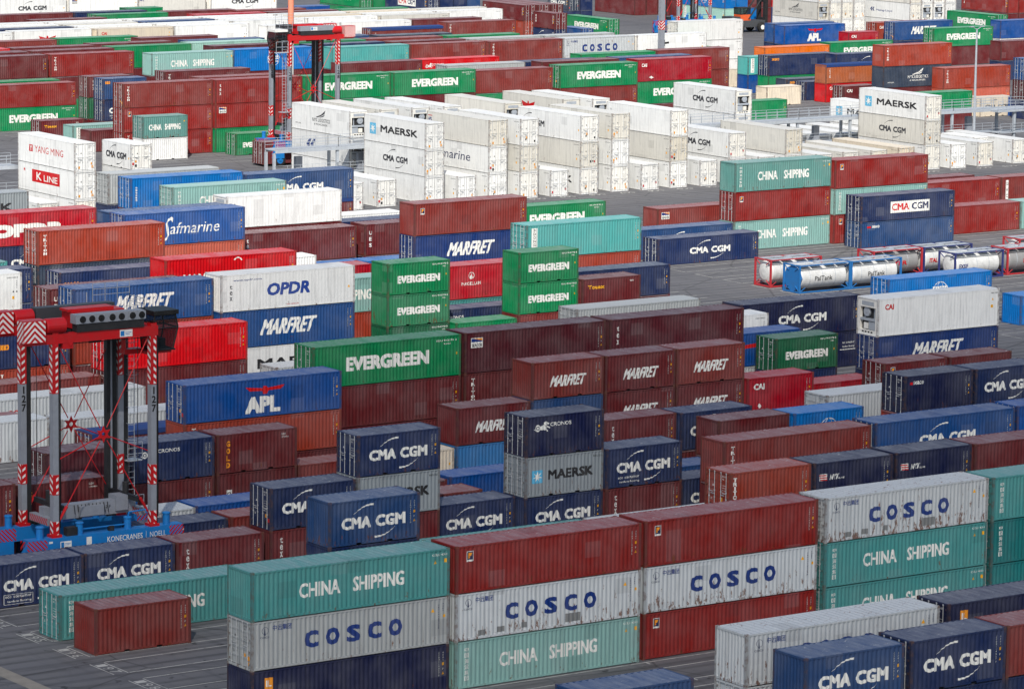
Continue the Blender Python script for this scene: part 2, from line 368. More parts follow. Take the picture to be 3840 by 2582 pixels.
def mark_layers(m, L, H):
    """list of (colour, polygons, layer) on a side seen from outside; x from -L/2 to L/2, z from 0 to H"""
    a = -L/2; X = lambda u: a+u*L
    c = codes(L, H)
    if m == 'plain': return []
    if m == 'codes': return c
    if m == 'rplain': return [('dk', T('CXRU 449613', L/2-1.3, L/2-.35, H*.86, .10)+TV('45R1', L/2-.45, H*.80, H*.58, .09, .09)+triw(L/2-.45, H*.48, .16)+triw(L/2-.75, H*.48, .16)), ('y', R_(L/2-.85, L/2-.66, H*.30, H*.38))]
    if m in ('cs', 'cs1', 'csr', 'cs2'):
        o = [('w', T('CHINA', X(.235), X(.44), H*.36, H*.30, .03)+T('SHIPPING', X(.505), X(.765), H*.36, H*.30, .03)), ('w', T('CCLU 4261', X(.91), X(.985), H*.86, .11))]
        if m == 'cs2': o = [('w', T('CHINA', X(.14), X(.42), H*.36, H*.27, .03)+T('SHIPPING', X(.49), X(.84), H*.36, H*.27, .03))]
        if m in ('cs', 'csr'): o.append(('w', TV(CSV, X(.062), H*.88, H*.16, .25, .27)))
        o.append(('y', triw(X(.925), H*.70, .2)+R_(X(.972), X(.984), H*.71, H*.79))); return o
    if m in ('cosco', 'coscor'):
        o = [('b', TS('COSCO', X(.245), X(.775), H*.33, H*.35, .060, .42)), ('b', T('中远集团', X(.105), X(.20), H*.78, .30)), ('nb', ring(X(.068), H*.80, .20, .02, 14)+[[(X(.068)-.05, H*.70), (X(.068)+.05, H*.70), (X(.068), H*.88)]]+T('COSCO', X(.045), X(.09), H*.645, .10, .02)),
             ('nb', TV('CBHU4169328', X(.945), H*.86, H*.34, .09, .09)+TV('4261', X(.967), H*.88, H*.70, .09, .09)), ('y', triw(X(.915), H*.70, .2)+R_(X(.967), X(.98), H*.57, H*.63))]
        if m == 'coscor': o.append(('gr', R_(X(.59), X(.67), H*.02+.2, H*.28)+R_(X(.12), X(.16), .2, .5)+R_(X(.22), X(.26), .25, .55)+R_(X(.35), X(.38), .3, .6)))
        return o
    if m in ('cma', 'cma2', 'cmaeco', 'cmaeco2', 'cmad', 'cmadt', 'cmaecoS'):
        ct = 'w' if m[:4] != 'cmad' else 'dk'; s20 = L < 7
        x0, x1 = (X(.14), X(.84)) if s20 else (X(.315), X(.715))
        if m == 'cmadt': x0, x1 = X(.02), X(.43)
        w = x1-x0; h = H*(.26 if s20 else .24); zb = H*.36
        o = T('CMA', x0, x0+w*.46, zb, h, .058)+T('CGM', x0+w*.53, x1, zb, h, .058)
        o += swoosh(x0+w*.18, zb+h*1.22, x0+w*.50, zb+h*1.95, h*.22, h*.17)
        o += swoosh(x0+w*.52, zb-h*.85, x0+w*.84, zb-h*.15, -h*.22, -h*.17)
        out = [(ct, o)]
        if 'eco' in m: out.append(('w', T('eco container', x0+w*.02, x0+w*.42, zb-h*.55, .17, .01)+T('bamboo flooring', x0+w*.05, x0+w*.42, zb-h*.98, .15, .01)))
        if m == 'cmaeco': out.append(('w', R_(x0, x0+w*.45, zb-h*1.12, zb-h*1.09)+R_(x0, x0+w*.45, zb-h*.27, zb-h*.24)+R_(x0, x0+.03, zb-h*1.12, zb-h*.24)+R_(x0+w*.45-.03, x0+w*.45, zb-h*1.12, zb-h*.24)))
        return out+(c if ct == 'w' else [('dk', TV('CXRU', L/2-.5, H*.85, H*.6, .08, .08)), ('y', R_(L/2-.55, L/2-.38, H*.40, H*.47))])
    if m == 'ecosign': return [('w', T('eco container', X(.86), X(.96), H*.66, .17, .01)+T('bamboo flooring', X(.86), X(.96), H*.54, .17, .01)+R_(X(.84), X(.97), H*.48, H*.50))]
    if m == 'cmabox': return [('w', R_(X(.31), X(.73), H*.28, H*.72)), ('r', T('CMA', X(.325), X(.51), H*.37, H*.27, .03)), ('nb', T('CGM', X(.54), X(.715), H*.37, H*.27, .03))]+c
    if m in ('ever', 'ever2'):
        x0, x1, h = (X(.22), X(.78), H*.31) if m == 'ever' else (X(.16), X(.84), H*.22)
        return [('w', T('EVERGREEN', x0, x1, H*.35, h*1.10, .066)), ('w', T('EISU 942778 2', X(.83) if m == 'ever' else X(.72), X(.97), H*.86, .12, .02)+T('45G1', X(.88), X(.93), H*.78, .10, .02)), ('y', R_(L/2-.42, L/2-.30, H*.52, H*.58))]
    if m in ('marf', 'marf2'):
        x0, x1, h = (X(.29), X(.68), H*.40) if m == 'marf' else (X(.25), X(.72), H*.28)
        return [('w', T('MARFRET', x0, x1, H*.31, h*1.05, .036, .35))]+c
    if m in ('apl', 'aplb'):
        return [('w', T('APL', X(.385), X(.605), H*.11, H*.43, .07)), ('r', wing(X(.51), H*.70, L*.25, H*.22))]+c
    if m == 'aplw': return [('b', T('APL', X(.02), X(.085), H*.66, .34, .04)), ('r', R_(X(.02), X(.085), H*.83, H*.86))]
    if m == 'eagle': return [('r', wing(X(.43), H*.55, L*.22, H*.42))]
    if m in ('maersk', 'maerskw'):
        s20 = L < 7; t0 = .29 if s20 else .27; cx = X(.155 if s20 else .145); hs = H*.16 if s20 else H*.21
        return [('lb', R_(cx-hs, cx+hs, H*.50-hs, H*.50+hs)), ('w', [[(x, z) for x, z in q] for q in star(cx, H*.50, hs*.9)], 2), ('k', T('MAERSK', X(t0), X(.87), H*.40, H*.24 if s20 else H*.27, .05))]+([('k', T('MSKU 221', X(.87), X(.97), H*.84, .12))] if s20 else [])
    if m == 'triton': return [('w', TV('TRITON', X(.062), H*.88, H*.28, .24, .30, .06))]+c
    if m in ('tex', 'texd'): return [('w', TV('tex', X(.06 if L > 7 else .13), H*.84, H*.34, .34, .22, .03))]+c
    if m == 'cai': return [('w', T('CAI', X(.06 if L > 7 else .10), X(.13 if L > 7 else .26), H*.66, .44, .05)), ('w', [[(X(.16), .55), (X(.19), .72), (X(.22), .5), (X(.19), .36)]])]+c
    if m in ('caiw', 'cai3'): return [('r', T('CAI', X(.06), X(.13), H*.70, .42, .04)), ('dk', T('FIBU 332', X(.93), X(.985), H*.87, .12)), ('y', triw(X(.945), H*.70, .2)+R_(X(.93), X(.95), H*.50, H*.58))]
    if m in ('flor', 'florw'):
        x = X(.055 if L > 7 else .11); return [('w', R_(x, x+.46, H*.66, H*.66+.56)), ('nb', R_(x+.03, x+.43, H*.66+.10, H*.66+.53), 2), ('o', [[(x+.10, H*.66+.16), (x+.19, H*.66+.16), (x+.36, H*.66+.47), (x+.12, H*.66+.47)]], 3), ('nb', R_(x+.20, x+.42, H*.66+.25, H*.66+.30), 4)]+c
    if m in ('cronos', 'cronos2'):
        s20 = L < 7; q = .4 if s20 else .2; x = X(.10 if s20 else .05); z = H*.66
        h = ring(x+.32, z+.10, .22, .10, 12)+disc(x+.32, z+.10, .06)+[[(x+.5, z-.02), (x+.9, z-.05), (x+1.0, z+.22), (x+.72, z+.30), (x+.5, z+.18)], [(x+.85, z+.18), (x+1.02, z+.20), (x+1.06, z+.44), (x+.92, z+.52), (x+.78, z+.42)], [(x+.95, z+.30), (x+1.16, z+.30), (x+1.18, z+.38), (x+1.0, z+.46)], [(x+.9, z), (x+1.02, z-.16), (x+1.12, z-.14), (x+1.0, z+.06)], [(x+1.0, z+.14), (x+1.25, z+.02), (x+1.28, z+.10), (x+1.02, z+.22)], [(x, z+.05), (x+.2, z-.1), (x+.22, z+.06)]]
        return [('w', h+T('CRONOS', x+1.28, x+2.9, z+.16, .24, .025))]+c
    if m == 'seaco': return [('o', T('seaco', X(.035), X(.155), H*.56, .42, .04))]+c
    if m == 'seacob': return [('o', T('seaco', X(.05), X(.16), H*.74, .34, .04))]+c
    if m == 'seacow': return [('r', R_(X(.07), X(.11), H*.76, H*.83)), ('w', T('seaco', X(.12), X(.12)+.95, H*.76, .24, .03))]+c
    if m == 'saf': return [('w', T('S', X(.30), X(.355), H*.10, H*.74, 0, .35)+T('afmarine', X(.375), X(.78), H*.32, H*.34, .0, .25))]+c
    if m == 'safw': return [('nb', T('S', X(.02), X(.12), H*.14, H*.66, .005, .2)+T('afmarine', X(.12), X(.70), H*.34, H*.34, .004, .15))]
    if m == 'opdr': return [('cb', T('OPDR', X(.335), X(.66), H*.36, H*.34, .05, .15)), ('b', T('www.opdr.com', X(.09), X(.30), H*.80, .20, .012, .05)), ('dk', TV('tex', X(.075), H*.74, H*.28, .30, .24, .02)), ('r', T('NO FORKLIFT', X(.49), X(.58), H*.08, .09)), ('y', triw(X(.955), H*.42, .22))]
    if m == 'opdrw': return [('w', T('OPDR', X(.16), X(.74), H*.26, H*.40, .12, 0))]+c
    if m == 'hamb': return [('w', T('HAMBURG', X(.14), X(.52), H*.30, H*.26, .03)+T('SUD', X(.60), X(.76), H*.30, H*.26, .03)+ring(X(.55), H*.80, .42, .09, 8, 20, 150))]+c
    if m == 'nyk':
        x = X(.08); z = H*.58; fl = [[(x+.05*i, z+.14*k), (x+.55+.05*i, z+.14*k-.03), (x+.58+.05*i, z+.14*k+.04), (x+.03+.05*i, z+.14*k+.07)] for i, k in ((0, 0), (-1, 1), (-2, 2))]
        return [('w', R_(x-.06, x+.52, z-.02, z+.38)), ('r', fl, 2), ('w', T('NYK', x+.72, x+1.45, z, .32, .03, .2)+T('LINE', x+1.48, x+1.86, z, .10, .02, .1))]+c
    if m == 'nyklog':
        q = [[(X(.42), H*.58), (X(.52), H*.70), (X(.585), H*.88), (X(.57), H*.74), (X(.50), H*.62), (X(.44), H*.56)], [(X(.47), H*.56), (X(.55), H*.62), (X(.575), H*.72), (X(.54), H*.66)]]
        ct = 'w' if H > 0 else 'k'
        return [('*', q+T('NYK LOGISTICS', X(.36), X(.66), H*.40, H*.14, .012)+T('& MEGACARRIER', X(.39), X(.62), H*.27, H*.075, .008)+T('NYK LINE', X(.07), X(.16), H*.22, .16, .01))]
    if m == 'gold': return [('o', TV('GOLD', X(.14), H*.84, H*.12, .36, .28, .05)), ('w', T('GLDU', X(.80), X(.86), H*.84, .13)+T('3198416', X(.80), X(.90), H*.77, .10))]
    if m == 'touax': return [('y', T('Touax', X(.10), X(.38), H*.66, .32, .05)), ('w', T('GESU', X(.82), X(.88), H*.82, .13))]
    if m == 'beacon': return [('w', R_(X(.045), X(.125), H*.62, H*.86)), ('b', R_(X(.048), X(.122), H*.76, H*.845), 2), ('o', [[(X(.06), H*.845), (X(.122), H*.845), (X(.122), H*.79)]], 3), ('dk', T('BEACON', X(.052), X(.12), H*.64, .24, .02), 2)]+c
    if m == 'magel': return [('w', T('MAGELLAN', X(.50), X(.66), H*.40, .28, .01)+ring(X(.58), H*.68, .30, .05, 14)+triw(X(.58), H*.60, .4))]
    if m == 'magsign': return [('w', R_(X(.12), X(.19), H*.36, H*.58)), ('k', ring(X(.155), H*.47, .16, .07, 10), 2)]
    if m == 'globe':
        cx = X(.5) if L > 7 else X(.5); r = H*.30; o = ring(cx, H*.5, r, .05, 20)+ring(cx, H*.5, r, .05, 16, sx=.45)+R_(cx-r, cx+r, H*.5+r*.45, H*.5+r*.45+.05)
        return [('w', o+T('COSCO', cx-.9, cx+.9, H*.50, .42, .05)+T('SHIPPING', cx-.85, cx+.85, H*.36, .22, .03))]+c
    if m == 'csv': return [('w', TV(CSV, X(.05), H*.72, H*.24, .18, .19))]+codes(L, H, 'w', False)
    if m == 'oocl': return [('r', ring(X(.10), H*.64, .22, .09, 12)+ring(X(.135), H*.64, .22, .09, 12)+T('CL', X(.155), X(.21), H*.55, .44, .06))]
    if m == 'oocls': return [('r', ring(X(.90), H*.44, .2, .06, 10)+T('OCL', X(.92), X(.98), H*.37, .34, .02))]
    if m == 'hanj': return [('r', swoosh(X(.05), H*.30, X(.95), H*.66, .25, .45)), ('w', R_(X(.12), X(.16), H*.02, H*.3)+R_(X(.2), X(.24), H*.02, H*.3))]
    if m == 'ilr': return [('o', R_(X(.068), X(.107), H*.34, H*.84)), ('w', T('IL', X(.074), X(.100), H*.66, .34, .03), 2), ('nb', TV('RA', X(.088), H*.62, H*.36, .26, .28, .03), 2)]+c
    if m == 'yang': return [('r', R_(X(.20), X(.265), H*.42, H*.66)), ('w', T('Y', X(.212), X(.253), H*.45, .52, .04), 2), ('r', T('YANG MING', X(.30), X(.80), H*.42, H*.24, .0))]
    if m == 'kline': return [('r', R_(X(.25), X(.74), H*.36, H*.80)), ('w', T('K', X(.33), X(.42), H*.44, H*.28, .03)+T('LINE', X(.46), X(.70), H*.44, H*.22, .02), 2), ('r', ring(X(.115), H*.74, .22, .06, 4, 45, 405)+R_(X(.10), X(.13), H*.72, H*.76))]
    if m == 'hapagb': return [('b', [[(X(.26), H*.5), (X(.31), H*.72), (X(.35), H*.72), (X(.30), H*.5), (X(.35), H*.28), (X(.31), H*.28)], [(X(.33), H*.5), (X(.38), H*.72), (X(.42), H*.72), (X(.37), H*.5), (X(.42), H*.28), (X(.38), H*.28)]])]
    if m == 'hapag': return [('b', [[(X(.15), H*.5), (X(.18), H*.62), (X(.20), H*.62), (X(.17), H*.5), (X(.20), H*.38), (X(.18), H*.38)], [(X(.19), H*.5), (X(.22), H*.62), (X(.24), H*.62), (X(.21), H*.5), (X(.24), H*.38), (X(.22), H*.38)]]+T('Hapag-Lloyd', X(.28), X(.62), H*.38, .42, .012))]
    if m == 'dongf': return [('w', R_(X(.045), X(.095), H*.12, H*.90)), ('dk', TV('东DONG F', X(.07), H*.89, H*.14, .22, .26, .012), 2)]+c
    if m == 'gvc': return [('w', R_(X(.055), X(.09), H*.15, H*.88)), ('k', TV('GVC', X(.0725), H*.86, H*.18, .34, .26, .012), 2)]
    if m == 'ges': return [('w', TV('UES' if L > 7 else 'GES', X(.055), H*.82, H*.24, .34, .3, .035))]+c
    if m == 'reefl': return [('k', TV('tex', X(.07), H*.78, H*.52, .20, .16, .02))]
    if m in ('tarp', 'tarpt'): return ([('w', TV('TRITON', X(.062), H*.80, H*.30, .20, .22, .03))] if m == 'tarpt' else [])+c
    return c
def clip_cells(poly, breaks):
    xs = [p[0] for p in poly]; lo, hi = min(xs), max(xs); out = []
    def cut(P, x, keep_right):
        R = []
        for i in range(len(P)):
            a, b = P[i], P[(i+1) % len(P)]; ia = (a[0] >= x) == keep_right or a[0] == x; ib = (b[0] >= x) == keep_right or b[0] == x
            if ia: R.append(a)
            if ia != ib and a[0] != b[0]:
                t = (x-a[0])/(b[0]-a[0]); R.append((x, a[1]+(b[1]-a[1])*t))
        return R
    inner = [b for b in breaks if lo < b < hi]
    if not inner: return [poly]
    edges = [None]+inner+[None]
    for a, b in zip(edges, edges[1:]):
        P = poly
        if a is not None: P = cut(P, a, True)
        if b is not None and len(P) > 2: P = cut(P, b, False)
        if len(P) > 2: out.append(P)
    return out
def tri_fan(q):
    """font faces are triangles or convex pieces; hand-made shapes are cut into a fan from their centre"""
    if len(q) <= 4: return [q]
    cx = sum(p[0] for p in q)/len(q); cz = sum(p[1] for p in q)/len(q)
    return [[(cx, cz), q[i], q[(i+1) % len(q)]] for i in range(len(q))]
def letter_meshes(mark, L, H, reef):
    def f():
        P = side_profile(L, reef); br = [p[0] for p in P]
        import bisect
        def dep(x):
            i = min(max(bisect.bisect_right(br, x)-1, 0), len(P)-2); (xa, da), (xb, db) = P[i], P[i+1]
            t = 0 if xb == xa else min(1, max(0, (x-xa)/(xb-xa))); return da+(db-da)*t
        res = []
        for lay in mark_layers(mark, L, H):
            colk, polys, lv = (lay+(1,))[:3]; b = MB()
            for q in polys:
                kk = getattr(q, 'k', 0)*.0005
                for t in tri_fan(q):
                    for c in clip_cells(t, br):
                        pts = [(x, -(W/2-.012)+dep(x)-.004*lv-.002-kk, z) for x, z in c]
                        # outward normal is -y: make the winding agree
                        ar = sum(pts[i][0]*pts[(i+1) % len(pts)][2]-pts[(i+1) % len(pts)][0]*pts[i][2] for i in range(len(pts)))
                        b.poly(pts if ar > 0 else pts[::-1])
            if b.f: res.append((colk, b.mesh('lettering', [M_LET])))
        return res
    return cached(('let', mark, L, H, reef), f)
def m_doortext(L, H, s):
    def f():
        b = MB(); x = s*(L/2-.028)
        def add(polys):
            for q in polys:
                pts = [(x+s*.0005*getattr(q, 'k', 0), -y if s < 0 else y, z) for y, z in q]
                ar = sum(pts[i][1]*pts[(i+1) % len(pts)][2]-pts[(i+1) % len(pts)][1]*pts[i][2] for i in range(len(pts)))
                b.poly(pts if (ar > 0) == (s > 0) else pts[::-1])
        add(T('CXDU 119327', .38, .76, H*.86, .10, .01)+T('45G1', .40, .58, H*.80, .09, .01))
        for i, t in enumerate(('MAX GROSS 30480', 'TARE 3920', 'NET 26560', 'CU CAP 67.5')): add(T(t, .38, .74, H*(.66-.055*i), .055, 0))
        add(T('CSC', -.70, -.50, H*.30, .12, .0)+triw(-.45, H*.62, .14))
        return b.mesh('door_text', [M_LET])
    return cached(('dtext', L, H, s), f)
def m_seal(L, H, s):
    def f():
        b = MB(); x = s*(L/2-.034); a_, b_ = sorted((x-s*.02, x)); hw = W/2-.13
        for q in ((-.013, .013, .17, H-.13), (-hw-.008, -hw+.012, .17, H-.13), (hw-.012, hw+.008, .17, H-.13), (-hw, hw, .158, .18), (-hw, hw, H-.142, H-.122)): b.box(a_, b_, *q)
        return b.mesh('door_seal', [M_BLACK])
    return cached(('seal', L, H, s), f)
def m_label(L, H, s, v):
    def f():
        b = MB(); x = s*(L/2-.026); rnd = random.Random(v*7+3); mats = [M_YEL, M_BLACK, M_REDP]
        for i in range(3):
            y = rnd.choice((-1, 1))*rnd.uniform(.15, .95); z = rnd.uniform(.35, .9); w = rnd.uniform(.07, .11); k = rnd.choice((0, 0, 1, 2) if i else (0, 1))
            b.quad((x, y-w, z-w*1.2), (x, y+w, z-w*1.2), (x, y+w, z+w*1.2), (x, y-w, z+w*1.2), k)
        return b.mesh('warning_label', mats)
    return cached(('label', L, H, s, v), f)
def m_tarp(L, H):
    def f():
        b = MB(); n = 14; rnd = random.Random(3); rows = []
        for i in range(n+1):
            x = -L/2+.05+(L-.1)*i/n; s = .03*rnd.random(); rows.append([(x, -W/2-.02, H-.32+s), (x, -W/2-.02, H+.02), (x, -.7, H+.07+s), (x, 0, H+.12+s), (x, .7, H+.07), (x, W/2+.02, H+.02), (x, W/2+.02, H-.32)])
        for A, B in zip(rows, rows[1:]):
            for i in range(6): b.quad(A[i], B[i], B[i+1], A[i+1])
        b.poly(rows[0]); b.poly(rows[-1][::-1])
        return b.mesh('tarpaulin', [M_TARP])
    return cached(('tarp', L, H), f)
LEN = {'2': 6.058, '4': 12.192, '5': 13.716}; HGT = {'s': 2.591, 'h': 2.896}
def make_container(rec):
    x, y, z, o, lk, hk, ck, mark, end, reef, label, grp = rec
    L, H = LEN[lk], HGT[hk]; cx, cy = (x+L/2, y+W/2) if o == 'A' else (x+W/2, y+L/2)
    r = empty('refrigerated_container' if reef else 'shipping_container', (cx, cy, z), 0 if o == 'A' else -math.pi/2,
              label=label, cat='refrigerated container' if reef else 'shipping container', group=grp)
    c = colour(ck)
    k = .92+.16*random.random(); c = (min(1, c[0]*k), min(1, c[1]*k), min(1, c[2]*k), c[3]*(.7+.5*random.random()))
    put('frame', m_frame(L, H, lk == '2'), r, c)
    put('side_wall', m_side(L, H, reef, True), r, c); put('side_wall', m_side(L, H, reef, False), r, c)
    if mark in ('tarp', 'tarpt'): put('tarpaulin', m_tarp(L, H), r)
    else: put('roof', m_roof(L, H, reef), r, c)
    put('floor', m_floor(L), r)
    if reef and mark == 'plain': mark = 'rplain'
    if reef: q = random.random(); c = (c[0], c[1]*(1-.05*q), c[2]*(1-.14*q), c[3])
    if reef and end == 'd' or random.random() < .2 and end == 'd': put('warning_label', m_label(L, H, -1 if o == 'A' else 1, random.randrange(6)), r)
    se = -1 if o == 'A' else 1                         # the end the photograph can see
    ends = {se: end, -se: 'b' if end in 'dr' else 'd'}
    if reef and end == 'd': ends[-se] = 'r'
    for s, e in ends.items():
        if e == 'b': put('end_wall', m_blank(L, H, s), r, c)
        elif e == 'r': put('refrigeration_unit', m_reefer(L, H, s), r, c)
        else:
            for side in (-1, 1):
                d = put('door', m_door(L, H, s, side, reef), r, c)
                if s == se:
                    for q in (0, 1): put('locking_rod', m_rods(L, H, s, side, q), d)
            if s == se: put('door_seal', m_seal(L, H, s), r)
            if s == se: put('lettering', m_doortext(L, H, s), r, letcol('dk' if reef or ck in ('cwhite', 'cgrey', 'mgrey', 'white', 'cream') else 'w'))
    for colk, me in letter_meshes(mark, L, H, reef):
        if colk == '*': colk = 'w' if not reef else 'dk'
        put('lettering', me, r, letcol(colk))
    return r

